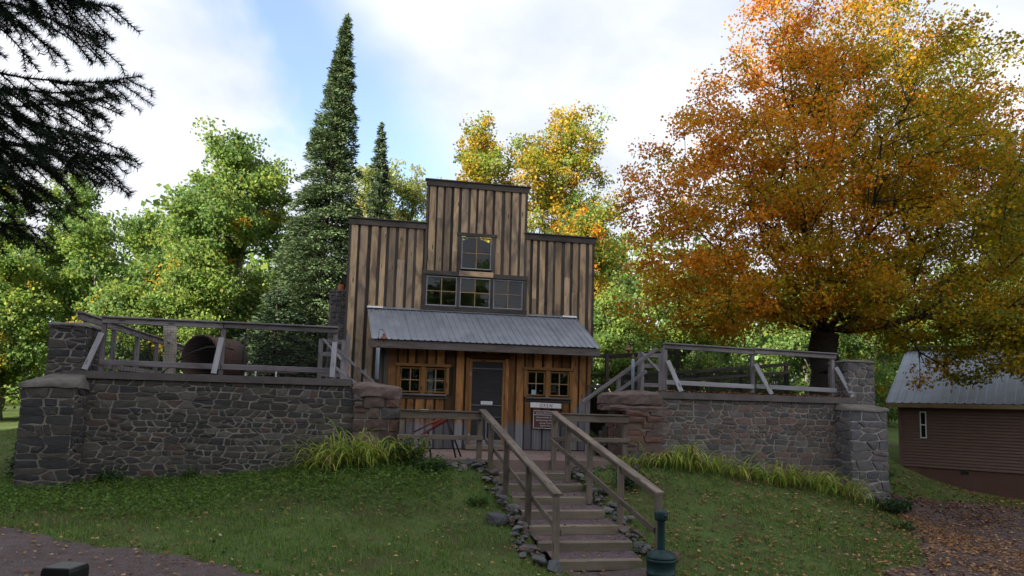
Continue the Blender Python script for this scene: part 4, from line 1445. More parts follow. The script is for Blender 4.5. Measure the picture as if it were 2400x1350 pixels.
for lab, px_, py_, zb, zt_, s in (('pale blue lamp post with copper shade on the left sandstone pier', -.235, 14.6, 2.66, 3.47, 1), ('pale blue lamp post with copper shade on the right sandstone pier', 5.49, 14.85, 2.62, 3.47, -1)):
    t = thing('lamp_post', lab, 'lamp post', (px_, py_, zb))
    lathe('pole', [(.036, .05), (.036, zt_ - zb - .05), (.038, zt_ - zb - .02)], (px_, py_, zb), M['blue_pole'], t, 14)
    lathe('base', [(.045, 0), (.045, .12), (.038, .14)], (px_, py_, zb), M['iron'], t, 14)
    lathe('finial', [(.034, 0), (.036, .05), (.02, .09), (.012, .12)], (px_, py_, zt_ - .02), M['copper'], t, 12)
    r_ = .055
    hx = [(px_ + s * (r_ - r_ * math.cos(a)), py_, zt_ + .30 + r_ * math.sin(a) * 1.5) for a in np.linspace(0, math.pi, 9)]
    tube('hook', [(px_, py_, zt_ + .05), (px_, py_, zt_ + .2)] + hx + [(px_ + s * 2 * r_, py_, zt_ + .26)], .006, M['iron'], t, 6)
    lathe('lamp_shade', [(.012, .10), (.03, .085), (.035, .06), (.032, .05), (.06, .02), (.085, -.02), (.088, -.03), (.07, -.028), (.03, .03)], (px_ + s * 2 * r_, py_, zt_ + .20), M['copper'], t, 18)
    lathe('bulb_cage', [(.02, 0), (.035, -.03), (.03, -.07), (.01, -.085)], (px_ + s * 2 * r_, py_, zt_ + .19), M['copper'], t, 10)

# the old rock drill on the landing
t = thing('rock_drill', 'old red rock drill on black splayed legs behind the left guard rail', 'machine', (1.1, 14.35, 1.22))
tube('drill_rod', [(.57, 14.35, 1.72), (.90, 14.35, 1.90), (1.18, 14.35, 2.03)], [.014, .018, .024], M['red_iron'], t, 8)
beam('feed_cradle', (.66, 14.42, 1.62), (1.28, 14.40, 2.0), .06, .045, M['red_iron'], t)
beam('cylinder_body', (.95, 14.38, 1.84), (1.28, 14.38, 2.06), .10, .10, M['red_iron'], t, ch=.03)
lathe('handle', [(.012, 0), (.012, .1), (.02, .12)], (1.27, 14.38, 2.02), M['iron'], t, 8)
for a, b in (((.86, 14.40, 1.66), (.74, 14.25, 1.22)), ((.88, 14.42, 1.66), (.93, 14.30, 1.22)), ((1.25, 14.38, 2.0), (1.44, 14.22, 1.22)), ((1.27, 14.40, 1.95), (1.58, 14.55, 1.22)), ((.87, 14.40, 1.78), (.87, 14.40, 1.62))):
    tube('leg', [a, b], .018, M['iron'], t, 8)
t = thing('paper_card', 'small white card fixed behind the rock drill', 'card', (.9, 14.6, 1.98))
beam('card', (.80, 16.80, 2.14), (.98, 16.80, 2.14), .006, .07, M['white'], t)

# ------------------------------------------------------------------ ash receptacle and bollard
t = thing('ash_receptacle', 'dark green plastic cigarette receptacle at the foot of the right handrail', 'ash bin', (3.72, 8.93, gz1(3.72, 8.93)))
c = (3.72, 8.93, gz1(3.72, 8.93) - .01)
lathe('base_bucket', [(.165, 0), (.185, .02), (.19, .12), (.196, .125), (.196, .15), (.19, .155), (.195, .29), (.205, .30), (.205, .325), (.19, .335)], c, M['green_plastic'], t, 28)
lathe('dome', [(.198, .33), (.19, .36), (.16, .40), (.11, .425), (.06, .435), (.06, .45)], c, M['green_plastic'], t, 28)
lathe('stem', [(.058, .44), (.052, .47), (.05, .80), (.056, .82)], c, M['green_plastic'], t, 20)
lathe('head', [(.06, .82), (.085, .835), (.09, .86), (.09, .93), (.083, .955), (.05, .965)], c, M['green_plastic'], t, 22)
lathe('inlet_hole', [(.022, -.003), (.022, .003)], (c[0] + .028, c[1] - .088, c[2] + .895), M['black_plastic'], t, 12)
o = [x for x in t.children if x.name.startswith('inlet_hole')][0]
o.rotation_euler = (math.pi / 2, 0, .3)

t = thing('bollard', 'black square bollard top at the bottom left edge of the picture', 'bollard', (-1.36, 3.39, gz1(-1.36, 3.39)))
zt_ = 1.555
V, F = [], []
rings = [(.068, .6), (.064, zt_ - .04), (.064, zt_ - .02), (.060, zt_ - .004), (.056, zt_)]
cth, sth = math.cos(-.25), math.sin(-.25)
for r_, z in rings:
    for a, b in ((-1, -1), (0, -1.04), (1, -1), (1.04, 0), (1, 1), (0, 1.04), (-1, 1), (-1.04, 0)):
        V.append((-1.36 + r_ * (a * cth - b * sth), 3.39 + r_ * (a * sth + b * cth), z))
F = [[k * 8 + i, k * 8 + (i + 1) % 8, (k + 1) * 8 + (i + 1) % 8, (k + 1) * 8 + i] for k in range(4) for i in range(8)]
F.append([32 + i for i in range(8)])
mk('body', V, F, M['black_plastic'], t)
boxes('slot_band', [(-1.304, -1.293, 3.35, 3.42, zt_ - .07, zt_ - .055)], M['iron'], t)

# ------------------------------------------------------------------ rocks
def ico(level=1):
    ph = (1 + 5 ** .5) / 2
    v = [(-1, ph, 0), (1, ph, 0), (-1, -ph, 0), (1, -ph, 0), (0, -1, ph), (0, 1, ph), (0, -1, -ph), (0, 1, -ph), (ph, 0, -1), (ph, 0, 1), (-ph, 0, -1), (-ph, 0, 1)]
    f = [(0, 11, 5), (0, 5, 1), (0, 1, 7), (0, 7, 10), (0, 10, 11), (1, 5, 9), (5, 11, 4), (11, 10, 2), (10, 7, 6), (7, 1, 8), (3, 9, 4), (3, 4, 2), (3, 2, 6), (3, 6, 8), (3, 8, 9), (4, 9, 5), (2, 4, 11), (6, 2, 10), (8, 6, 7), (9, 8, 1)]
    v = [tuple(np.array(p) / np.linalg.norm(p)) for p in v]
    for _ in range(level):
        nf, mid = [], {}

        def m(a, b):
            k = (min(a, b), max(a, b))
            if k not in mid:
                p = np.array(v[a]) + np.array(v[b])
                v.append(tuple(p / np.linalg.norm(p)))
                mid[k] = len(v) - 1
            return mid[k]
        for a, b, c in f:
            x, y, z = m(a, b), m(b, c), m(c, a)
            nf += [(a, x, z), (b, y, x), (c, z, y), (x, y, z)]
        f = nf
    return np.array(v), f


ROCKS = []
_v, _f = ico(2)
for k in range(10):
    rg = np.random.default_rng(100 + k)
    v = _v.copy()
    for _ in range(9):
        n_ = unit(rg.normal(size=3)); d_ = rg.uniform(.45, .85)
        e = v @ n_ - d_
        v -= np.where(e > 0, e, 0)[:, None] * n_
    v += rg.normal(0, .018, v.shape)
    v *= np.array([1, rg.uniform(.7, .95), rg.uniform(.5, .8)])
    me = bpy.data.meshes.new('rock')
    me.from_pydata(v.tolist(), [], [list(f) for f in _f])
    me.materials.append(M['rock'])
    ROCKS.append(me)
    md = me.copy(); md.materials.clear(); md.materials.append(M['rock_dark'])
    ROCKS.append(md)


def rock(x, y, z, s, label, group, dark=0, rg=random):
    o = bpy.data.objects.new('rock', ROCKS[2 * rg.randrange(10) + dark])
    s *= .85
    o.scale = (s, s, s * rg.uniform(.8, 1.15))
    o.rotation_euler = (rg.uniform(-.4, .4), rg.uniform(-.4, .4), rg.uniform(0, 6.28))
    reg(o, None, (x, y, z))
    return tag(o, label, 'rock', group, 'thing')


rr_ = random.Random(4)
for k in range(110):
    s = (k + rr_.random()) / 110
    y = 9.55 + s * 4.0
    x = 2.30 - .06 * (y - 9.6) - abs(rr_.gauss(0, .14)) - .02
    sz = rr_.choice([.05, .06, .07, .09, .14])
    rock(x, y, gz1(x, y) + sz * .25 + rr_.uniform(0, .08), sz, 'loose grey stone in the rubble edge left of the steps', 'rubble edging left of the steps', 0, rr_)
for k in range(90):
    s = (k + rr_.random()) / 90
    y = 9.7 + s * 4.0
    x = 3.84 - .045 * (y - 9.6) + abs(rr_.gauss(0, .13)) + .0
    sz = rr_.choice([.05, .06, .07, .09, .13])
    rock(x, y, gz1(x, y) + sz * .25 + rr_.uniform(0, .08), sz, 'loose grey stone in the rubble edge right of the steps', 'rubble edging right of the steps', 0, rr_)
for k in range(56):
    x = rr_.uniform(.35, 2.1); y = rr_.uniform(13.05, 13.72)
    sz = rr_.uniform(.06, .15)
    rock(x, y, gz1(x, y) + sz * .2 + max(0, (y - 13.3)) * .12, sz, 'rough pale stone piled below the left guard rail of the landing', 'stones below the left guard rail', 0, rr_)
for k in range(26):
    x = rr_.uniform(3.7, 5.0); y = rr_.uniform(13.2, 13.74)
    sz = rr_.uniform(.06, .12)
    rock(x, y, gz1(x, y) + sz * .2, sz, 'rough stone piled below the right guard rail of the landing', 'stones below the right guard rail', 0, rr_)
for k in range(46):
    u = rr_.random(); x = 4.75 + u * 1.2; y = rr_.uniform(14.95, 15.35)
    sz = rr_.uniform(.10, .2)
    rock(x, y, 1.25 + u * 1.25 * rr_.random() + rr_.uniform(0, .15), sz, 'dark stone in the bank under the right stair rail', 'stones of the dark bank beside the house', 1, rr_)
for x, y, s, lab in ((2.36, 9.42, .20, 'long dark slab of rock at the left foot of the steps'), (2.14, 10.0, .20, 'broad blue grey boulder halfway down the left edge of the steps'), (1.78, 11.0, .24, 'largest brown boulder in the left rubble edge'), (3.86, 10.75, .19, 'greenish boulder beside the right edge of the steps'), (4.25, 9.75, .14, 'pale stone in the grass right of the ash receptacle'),
                     (1.15, 13.15, .18, 'white veined boulder under the left guard rail'), (1.72, 13.25, .17, 'sparkling pale quartz boulder beside the left handrail post')):
    rock(x, y, gz1(x, y) + s * .3, s, lab, None, 0, rr_)
b = bbox('bank_soil', 4.95, 6.1, 15.0, 15.4, .9, 1.9, M['dirt'])
tag(b, 'dark earth bank beside the right stairs', 'bank', kind='structure')

# ------------------------------------------------------------------ brown cabin on the right
cu = np.array([math.cos(R(-50)), math.sin(R(-50)), 0]); cn = np.array([.766, .643, 0]); c0 = np.array([16.42, 19.74, 0])
cab = thing('brown_cabin', 'brown sided cabin with grey metal roof beyond the right pillar', 'cabin', (16.42, 19.74, .1))


def cb(name, u0, u1, d0, d1, z0, z1, mat, parent=cab):
    V = [c0 + cu * u + cn * d + np.array([0, 0, z]) for z in (z0, z1) for d in (d0, d1) for u in (u0, u1)]
    return mk(name, V, [[0, 2, 3, 1], [4, 5, 7, 6], [0, 1, 5, 4], [2, 6, 7, 3], [0, 4, 6, 2], [1, 3, 7, 5]], mat, parent)


CL = 10.0
cb('foundation', .02, CL, .03, 7.4, -.3, .72, M['foundation'])
body = cb('wall', .0, CL, .012, 7.4, .72, 2.62, M['siding'])
nb_ = 20
hgt = 1.86 / nb_
cwz = (.57, .75, 1.63, 2.48)
for k in range(nb_):
    z = .72 + k * hgt
    runs = [(-.01, CL)]
    if z + hgt > cwz[2] and z < cwz[3]:
        runs = [(-.01, cwz[0]), (cwz[1], CL)]
    for a, b in runs:
        V = []
        for u in (a, b):
            V += [c0 + cu * u + cn * d + np.array([0, 0, zz]) for d, zz in ((.012, z), (-.022, z + .004), (-.024, z + .022), (.004, z + hgt), (.012, z + hgt))]
        mk('siding_board', V, [[0, 1, 6, 5], [1, 2, 7, 6], [2, 3, 8, 7], [3, 4, 9, 8], [4, 3, 2, 1, 0], [5, 6, 7, 8, 9]], M['siding'], body)
cb('corner_board', -.04, .05, -.035, .06, .72, 2.60, M['siding'])
w = cb('window', cwz[0], cwz[1], .0, .02, cwz[2], cwz[3], M['interior'])
for (a, b, z0, z1) in ((cwz[0], cwz[0] + .03, cwz[2], cwz[3]), (cwz[1] - .03, cwz[1], cwz[2], cwz[3]), (cwz[0] + .03, cwz[1] - .03, cwz[2], cwz[2] + .04), (cwz[0] + .03, cwz[1] - .03, cwz[3] - .04, cwz[3]), (cwz[0] + .03, cwz[1] - .03, 2.04, 2.08)):
    cb('frame', a, b, -.035, -.004, z0, z1, M['white'], w)
for z0, z1 in ((cwz[2] + .04, 2.04), (2.08, cwz[3] - .04)):
    V = [c0 + cu * u - cn * .015 + np.array([0, 0, z]) for u, z in ((cwz[0] + .03, z0), (cwz[1] - .03, z0), (cwz[1] - .03, z1), (cwz[0] + .03, z1))]
    mk('pane', V, [[0, 1, 2, 3]], M['glass'], w)
cb('vent', 1.62, 1.82, .018, .05, .58, .68, M['iron'])
cb('fascia', -.32, CL + .2, -.36, -.32, 2.60, 2.73, M['cabin_trim'])
cb('soffit', -.30, CL + .2, -.32, .02, 2.62, 2.64, M['cabin_trim'])
croof = cb('roof', -.30, CL + .2, -.3, -.2, 2.645, 2.70, M['core'])
RZ, RD2 = 2.05, 3.9
for s in (1, -1):
    V, F = [], []
    nrib = 44
    prof = []
    for k in range(nrib):
        a = -.33 + (CL + .55) * k / nrib; w_ = (CL + .55) / nrib
        prof += [(a, .02), (a + w_ * .12, .02), (a + w_ * .2, 0), (a + w_ * .8, 0), (a + w_ * .88, .02)]
    for t_ in (0, 1):
        for u, l in prof:
            d = (-.38 + t_ * RD2) if s > 0 else (RD2 * 2 - .76 + .38 - t_ * RD2)
            V.append(c0 + cu * u + cn * d + np.array([0, 0, 2.74 + l + RZ * t_]))
    m_ = len(prof)
    F = [[i, i + 1, m_ + i + 1, m_ + i] for i in range(m_ - 1)]
    mk('roof_sheet', V, F, M['roof_cabin'], croof)
p0 = c0 + cu * -.34 + cn * (RD2 - .38) + np.array([0, 0, 2.80 + RZ]); p1 = p0 + cu * (CL + .6)
beam('ridge_cap', p0, p1, .34, .05, M['roof_cabin'], croof)
V = [c0 + cu * .01 + cn * d + np.array([0, 0, z]) for d, z in ((.02, 2.6), (7.0, 2.6), (3.5, 4.65))]
mk('gable', V, [[0, 1, 2]], M['siding'], cab)

# ------------------------------------------------------------------ trees
def frusta(name, A, B, ra, rb, mat, parent, n=5):
    A = np.asarray(A); B = np.asarray(B); ra = np.asarray(ra); rb = np.asarray(rb)
    d = unit(B - A)
    ref = np.where(np.abs(d[:, 2:3]) < .9, np.array([[0, 0, 1.0]]), np.array([[1.0, 0, 0]]))
    s = unit(np.cross(d, ref)); u = np.cross(s, d)
    ang = np.linspace(0, 2 * math.pi, n, endpoint=False)
    ring = np.cos(ang)[None, :, None] * s[:, None, :] + np.sin(ang)[None, :, None] * u[:, None, :]
    V = np.concatenate([A[:, None] + ring * ra[:, None, None], B[:, None] + ring * rb[:, None, None]], 1)   # E,2n,3
    E = len(A)
    base = (np.arange(E) * 2 * n)[:, None, None]
    i = np.arange(n); j = (i + 1) % n
    q = np.stack([i, j, n + j, n + i], 1)[None] + base
    org = V.reshape(-1, 3).mean(0)
    me = bpy.data.meshes.new(name)
    me.vertices.add(E * 2 * n)
    me.vertices.foreach_set('co', (V.reshape(-1, 3) - org).astype(np.float32).ravel())
    q = q.reshape(-1, 4)
    me.loops.add(len(q) * 4)
    me.loops.foreach_set('vertex_index', q.astype(np.int32).ravel())
    me.polygons.add(len(q))
    me.polygons.foreach_set('loop_start', np.arange(0, len(q) * 4, 4, dtype=np.int32))
    me.materials.append(mat)
    me.update(calc_edges=True)
    me.shade_smooth()
    o = bpy.data.objects.new(name, me)
    return reg(o, parent, org)


def grow(paths, clusters, rng, tip=.012, wig=.10, pw=.35):
    """connect every leaf cluster to the nearest limb; returns node positions, parents and radii"""
    n0 = sum(len(p) for p in paths)
    cap = n0 + len(clusters) * 8
    pos = np.zeros((cap, 3)); par = np.full(cap, -1); pl = np.zeros(cap); n = 0
    fork = None
    for k, p in enumerate(paths):
        for i, q in enumerate(p):
            pos[n] = q
            if i == 0 and k > 0:
                par[n] = int(np.argmin(((pos[:n] - q) ** 2).sum(1)))
            elif i > 0:
                par[n] = n - 1
            if par[n] >= 0:
                pl[n] = pl[par[n]] + np.linalg.norm(pos[n] - pos[par[n]])
            n += 1
        if k == 0:
            fork = n - 1
    lo = max(1, len(paths[0]) - 2)
    pl[:lo] = 1e3
    order = np.argsort(((clusters - pos[fork]) ** 2).sum(1))
    for ci in order:
        c = clusters[ci]
        d = np.linalg.norm(pos[:n] - c, axis=1)
        j = int(np.argmin(d + pw * pl[:n]))
        L = d[j]
        k = min(6, int(L / .9))
        a = pos[j].copy(); prev = j
        for m in range(1, k + 1):
            s = m / (k + 1)
            q = a + (c - a) * s + rng.normal(0, wig, 3) * min(L, 2) * .35 + np.array([0, 0, .10 * L * math.sin(math.pi * s)])
            pos[n] = q; par[n] = prev; pl[n] = pl[prev] + np.linalg.norm(q - pos[prev]); prev = n; n += 1
        pos[n] = c; par[n] = prev; pl[n] = pl[prev] + np.linalg.norm(c - pos[prev]); n += 1
    cnt = np.zeros(n)
    has = np.zeros(n, bool)
    has[par[:n][par[:n] >= 0]] = True
    cnt[~has] = 1
    for i in range(n - 1, 0, -1):
        if par[i] >= 0:
            cnt[par[i]] += cnt[i]
    # parents always precede children
    return pos[:n], par[:n], tip * np.power(np.maximum(cnt, 1), .47)


def blob_points(rng, ells, n, shell=2.4):
    """points biased to the outside of a set of ellipsoids (cx,cy,cz,rx,ry,rz)"""
    E = np.array(ells, float)
    vol = E[:, 3] * E[:, 4] * E[:, 5]
    vol = vol ** .8
    k = rng.choice(len(E), n, p=vol / vol.sum())
    d = unit(rng.normal(size=(n, 3)))
    r = rng.random((n, 1)) ** (1 / shell)
    return E[k, :3] + d * r * E[k, 3:]


def tree(name, label, cat, base, fork_z, ells, ncl, nleaf, lsize, colf, trunk_r, seed, group=None, limbs=None, bark='bark', spread=(.55, .4), fn=None, tip=.012, flat=.5, lean=(0, 0)):
    rng = np.random.default_rng(seed)
    bx, by, bz = base
    t = thing(name, label, cat, base, group)
    cl = blob_points(rng, ells, ncl)
    if fn is not None:
        cl = cl[fn(cl)]
    top = np.array([bx + lean[0], by + lean[1], fork_z])
    b0 = np.array([bx, by, bz - .3])
    trunk = [b0 + (top - b0) * s + np.array([rng.normal(0, .05), rng.normal(0, .05), 0]) * (0 < s < 1) * 1.0 for s in np.linspace(0, 1, 6)]
    zt = max(e[2] + e[5] * .5 for e in ells)
    if limbs is None:
        lead = np.array([np.mean([e[0] for e in ells]), np.mean([e[1] for e in ells]), zt])
        limbs = [[top + (lead - top) * s + rng.normal(0, .12, 3) for s in (.25, .5, .75, 1)]]
    pos, par, rad = grow([trunk] + [list(map(np.array, l)) for l in limbs], cl, rng, tip)
    rad = np.minimum(rad, trunk_r * .8)
    nt_ = len(trunk)
    rad[:nt_] = trunk_r * np.array([1.35, 1.08, 1.0, .97, .95, .9])
    i = np.arange(len(pos)); m = par >= 0
    ib = i[m]; ia = par[m]
    ra = np.minimum(rad[ia], np.where(ia < nt_, rad[ia], rad[ib] * 1.5 + .01))
    ra = np.where((ib < nt_), rad[ia], np.minimum(ra, rad[ib] * 1.6 + .006))
    big = rad[ib] > .05
    tr = frusta('trunk', pos[ia][big], pos[ib][big], ra[big], rad[ib][big], M[bark], t, 9)
    if (~big).any():
        frusta('branches', pos[ia][~big], pos[ib][~big], ra[~big], rad[ib][~big], M[bark], t, 4)['kind'] = 'stuff'
    # leaves round the clusters, in loose level sprays
    n = len(cl) * nleaf
    ci = np.repeat(np.arange(len(cl)), nleaf)
    sc = rng.uniform(.6, 1.35, len(cl))[ci][:, None]
    off = unit(rng.normal(size=(n, 3))) * rng.random((n, 1)) ** .45 * np.array([spread[0], spread[0], spread[1]]) * 1.55 * sc
    off += rng.normal(0, .06, (n, 3))
    C = cl[ci] + off
    Nn = unit(rng.normal(size=(n, 3)) * np.array([1, 1, .7]) + np.array([0, 0, flat * 2]))
    D = rng.normal(size=(n, 3)) + np.array([0, 0, -.35])
    L = lsize * rng.uniform(.65, 1.3, n)
    V = leaf_quads(C, D, Nn, L, L * rng.uniform(.7, .95, n))
    col = colf(C, rng, cl[ci], ci)
    fast_quads('crown', V, M['leaf'], t, col)
    return t


# palettes (linear base colours)
GRN = [(.15, .245, .055), (.19, .295, .07), (.115, .195, .045), (.235, .34, .095), (.165, .265, .075)]
YGR = [(.28, .37, .065), (.235, .335, .06), (.33, .39, .08), (.19, .29, .055)]
YEL = [(0.540, 0.365, 0.027), (0.608, 0.405, 0.041), (0.486, 0.338, 0.041)]
ORA = [(.78, .30, .02), (0.690, 0.247, 0.016), (0.644, 0.299, 0.018), (0.736, 0.322, 0.023), (0.575, 0.196, 0.014)]
RED = [(0.575, 0.149, 0.023), (0.529, 0.127, 0.023)]
OLV = [(0.310, 0.259, 0.014), (0.368, 0.287, 0.016), (0.253, 0.241, 0.016), (0.414, 0.299, 0.016)]
PAL = [(0.405, 0.405, 0.162), (0.351, 0.378, 0.108), (0.472, 0.446, 0.203), (0.297, 0.338, 0.095)]


def mixpal(w):
    """per-cluster colour with stray leaves; w: list of (palette, weight)"""
    P = [np.mean(p, 0) for p, _ in w]
    ws = np.array([x for _, x in w], float); ws /= ws.sum()

    def f(C, rng, cc, ci):
        n = len(C)
        k = rng.choice(len(w), ci.max() + 1, p=ws)[ci]
        stray = rng.random(n) < .06
        k = np.where(stray, rng.choice(len(w), n, p=ws), k)
        out = np.empty((n, 3))
        for j, (p, _) in enumerate(w):
            m = k == j
            out[m] = pick(rng, m.sum(), p)
        return out
    return f


# --- the big sugar maple
def maple_col(C, rng, cc, ci):
    n = len(C)
    x = cc[:, 0] - 12.9; z = cc[:, 2] - 9
    nz = rng.normal(0, .8, ci.max() + 1)[ci] + rng.normal(0, .3, n)
    a = -x * .17 + z * .14 + nz + .2              # high and to the left the leaves have turned most
    green = np.exp(-((x - 2.5) ** 2 / 7 + (z - 4.2) ** 2 / 8)) * 1.7
    a = a - green
    out = np.empty((n, 3))
    for lo, hi, p in ((-9, -1.25, [(.14, .19, .02), (.18, .22, .02)] + OLV), (-1.25, -.25, OLV), (-.25, .55, [(.54, .32, .016), (.48, .30, .016), (.58, .34, .02)]), (.55, 1.5, ORA[:3] + [(.57, .28, .018)]), (1.5, 99, ORA + ORA + RED)):
        m = (a >= lo) & (a < hi)
        out[m] = pick(rng, m.sum(), p, .2)
    return out


MX, MY = 12.85, 18.4
mb = (MX, MY, gz1(MX, MY))
ell = [(12.6, 18.3, 8.5, 6.2, 5.4, 3.6), (13.4, 18.6, 11.8, 4.9, 4.6, 3.6), (9.6, 17.8, 8.0, 3.4, 3.6, 2.9), (16.6, 18.6, 8.6, 4.2, 4.2, 4.0), (12.0, 18.2, 13.6, 1.9, 2.0, 2.4), (14.8, 18.6, 13.9, 2.5, 2.4, 2.6),
       (15.2, 17.0, 4.9, 3.2, 3.0, 1.7), (10.2, 17.2, 5.5, 3.6, 2.8, 1.5), (17.6, 17.6, 5.4, 2.6, 2.6, 1.8), (12.2, 16.6, 5.6, 3.0, 2.2, 1.2), (16.6, 16.2, 4.5, 2.8, 2.0, 1.5), (9.2, 17.4, 5.2, 3.0, 2.6, 1.3), (12.0, 16.4, 4.9, 2.6, 2.0, .9), (19.0, 16.6, 5.2, 2.4, 2.2, 2.0), (18.0, 15.4, 5.0, 2.4, 1.8, 1.5), (19.5, 18.2, 9.0, 3.0, 3.0, 3.0), (17.0, 18.4, 12.6, 2.6, 2.6, 2.0), (18.2, 18.6, 11.0, 2.6, 2.6, 2.2)]
fk = np.array([MX, MY, 4.75])
lim = []
for (dx, dy, z1, b) in ((-1.1, .2, 13.5, .2), (.9, .3, 14.5, .2), (2.9, -.3, 12.0, .5), (-2.9, .2, 10.5, .6), (-4.4, -.8, 7.4, 1.0), (4.6, .5, 9.5, .8), (.3, -2.4, 9.8, .5), (.2, 2.5, 11.0, .4), (4.0, -1.8, 6.2, 1.1), (-2.2, -2.4, 8.0, .8)):
    lim.append([fk + np.array([dx * s ** .85, dy * s ** .85, (z1 - 4.75) * s ** (1 + b * .5)]) + RNG.normal(0, .1, 3) for s in (.0, .12, .3, .5, .75, 1)])


def maple_shape(c):
    x, z = c[:, 0], c[:, 2]
    low = 4.35 + .6 * (np.abs(x - MX + .4) < 2.3) - .42 * (x - MX) * (x > MX) * (x < 15.5) - 1.0 * (x >= 15.5)
    left = 6.4 + np.maximum(0, z - 9.2) * .78
    return (z > np.maximum(low, 3.0)) & (x > left)


tree('maple_tree', 'great orange and olive maple spreading over the right wall and cabin', 'tree', mb, 4.75, ell, 1750, 122, .092, maple_col, .44, 71, limbs=lim, spread=(.40, .20), fn=maple_shape, tip=.010, flat=.75)

BG = 'trees behind the terraces'


def bgtree(label, x, y, ztop, halfw, zlow, w, seed, ncl=150, nl=60, ls=.24, r=.16, bark='bark_pale', name='broadleaf_tree', lumps=4, spread=(.40, .27), lean=(0, 0)):
    ls *= .62
    nl = int(nl * 2.3)
    rng = np.random.default_rng(seed)
    zb = gz1(x, y)
    h = ztop - zlow
    ells = [(x, y, zlow + h * .5, halfw * .62, halfw * .62, h * .40)]
    for k in range(lumps + 4):
        a = k * 2.4 + rng.uniform(-.5, .5)
        f = (k + .5) / (lumps + 4)
        q = halfw * rng.uniform(.5, .85) * (1.15 - .65 * f)
        e_ = halfw * rng.uniform(.24, .46)
        ells.append((x + math.cos(a) * q, y + math.sin(a) * q, zlow + h * (.08 + .8 * f), e_ * 1.15, e_ * 1.15, e_ * .8))
    ells.append((x + rng.uniform(-.3, .3) * halfw, y, ztop - h * .13, halfw * .3, halfw * .3, h * .13))
    return tree(name, label, 'tree', (x, y, zb), zb + max(1.2, (zlow - zb) * .9), ells, ncl, nl, ls, mixpal(w), r, seed, BG, bark=bark, spread=spread, tip=.012)


G2 = [(GRN, 6), (YGR, 3), (YEL, .25)]
bgtree('broad green oak with yellow and orange tufts left of the tall spruce', -6.6, 31, 14.0, 3.4, 7.6, [(GRN, 7), (YGR, 3), (YEL, .35), (ORA, .08)], 201, 210, 60, .24, .22)
bgtree('green crown filling in below the oak left of the spruce', -8.3, 30.5, 10.2, 2.8, 4.5, [(GRN, 7), (YGR, 3), (YEL, .3), (ORA, .1)], 202, 150, 60)
bgtree('rounded green tree above the middle of the left fence', -11.7, 36, 11.6, 2.3, 3.0, G2, 203, 170, 60)
bgtree('tall leafy tree behind the overhanging fir twigs', -16.6, 39, 14.2, 2.8, 4, G2, 204, 190, 60)
bgtree('wide sunlit tree at the left edge of the picture', -19.5, 37, 13.4, 3.4, 3, [(GRN, 5), (YGR, 5), (YEL, .3)], 205, 210, 60)
bgtree('yellow green tree at the far left edge behind the fir', -22.5, 36, 12.6, 3, 3, [(GRN, 3), (YGR, 6), (YEL, .6)], 206, 170, 60)
bgtree('bright low tree beside the upper left pillar', -14.6, 29.5, 8.2, 2.4, 1.6, [(GRN, 4), (YGR, 6), (YEL, .4)], 207, 150, 60, .22, .1)
bgtree('bright yellow green bush tree left of the far left pillar', -16.4, 28.0, 5.6, 2.0, 1.3, [(YGR, 7), (GRN, 3), (YEL, .4)], 208, 130, 60, .22, .09)
bgtree('low green tree over the left end of the fence', -12.2, 30.5, 10.0, 2.2, 2.4, [(GRN, 6), (YGR, 4), (YEL, .25)], 209, 140, 60, .22, .1)
bgtree('light green young tree behind the log post', -9.9, 28.5, 6.6, 1.7, 2.6, [(YGR, 6), (GRN, 5), (YEL, .4), (ORA, .15)], 210, 140, 60, .2, .09)
bgtree('light green young tree behind the rusty drum', -7.4, 27.8, 8.8, 2.0, 2.8, [(YGR, 5), (GRN, 5), (YEL, .3)], 211, 140, 60, .2, .09)
bgtree('green young tree between the drum and the tall spruce', -5.3, 29.2, 7.4, 1.8, 2.8, [(GRN, 6), (YGR, 4), (PAL, 2)], 212, 140, 60, .2, .09)
bgtree('pale yellowish poplar just right of the tall spruce', -1.1, 36.5, 15.9, 2.1, 5, [(PAL, 8), (YGR, 3), (YEL, .6)], 213, 190, 50, .22, .14)
bgtree('pale yellowish poplar left of the house tower', .9, 37.5, 15.4, 1.9, 5, [(PAL, 8), (YGR, 3)], 214, 160, 50, .22, .14)
bgtree('small yellow tipped tree peeping over the left of the tower', 2.6, 38.5, 15.0, .9, 8, [(PAL, 4), (YEL, 2), (YGR, 3)], 215, 60, 40, .2, .08)
bgtree('golden maple directly behind the house tower', 3.9, 29.5, 15.3, 2.2, 7.0, [(YEL, 3.6), (ORA, .5), (YGR, 4), (OLV, 3)], 216, 280, 40, .19, .14, lumps=6, spread=(.3, .26))
bgtree('taller golden maple right of the house tower', 7.1, 29.3, 16.0, 2.9, 6.6, [(YEL, 3.2), (ORA, .4), (YGR, 5), (OLV, 3)], 217, 380, 40, .19, .16, lumps=7, spread=(.3, .26))
bgtree('green and gold tree above the right shoulder of the house', 8.2, 28.6, 11.6, 1.9, 4.0, [(YGR, 5), (GRN, 4), (YEL, 2), (ORA, .8)], 218, 150, 55, .19, .12)
bgtree('pale green tree between the house and the maple', 12.8, 38, 13.2, 2.0, 3, [(GRN, 5), (YGR, 4), (PAL, 3)], 219, 150, 55)
bgtree('bright green tree low behind the right stairs', 9.3, 26.8, 7.2, 1.9, 2.4, [(YGR, 5), (GRN, 6)], 220, 150, 60, .19, .1)
bgtree('green tree behind the lower left of the maple', 13.5, 29, 8.0, 2.3, 2.6, [(GRN, 7), (YGR, 4)], 221, 150, 60, .2, .1)
bgtree('tall green tree glimpsed through the maple crown', 18.5, 37, 12.5, 3.0, 3, [(GRN, 7), (YGR, 3)], 222, 170, 55)
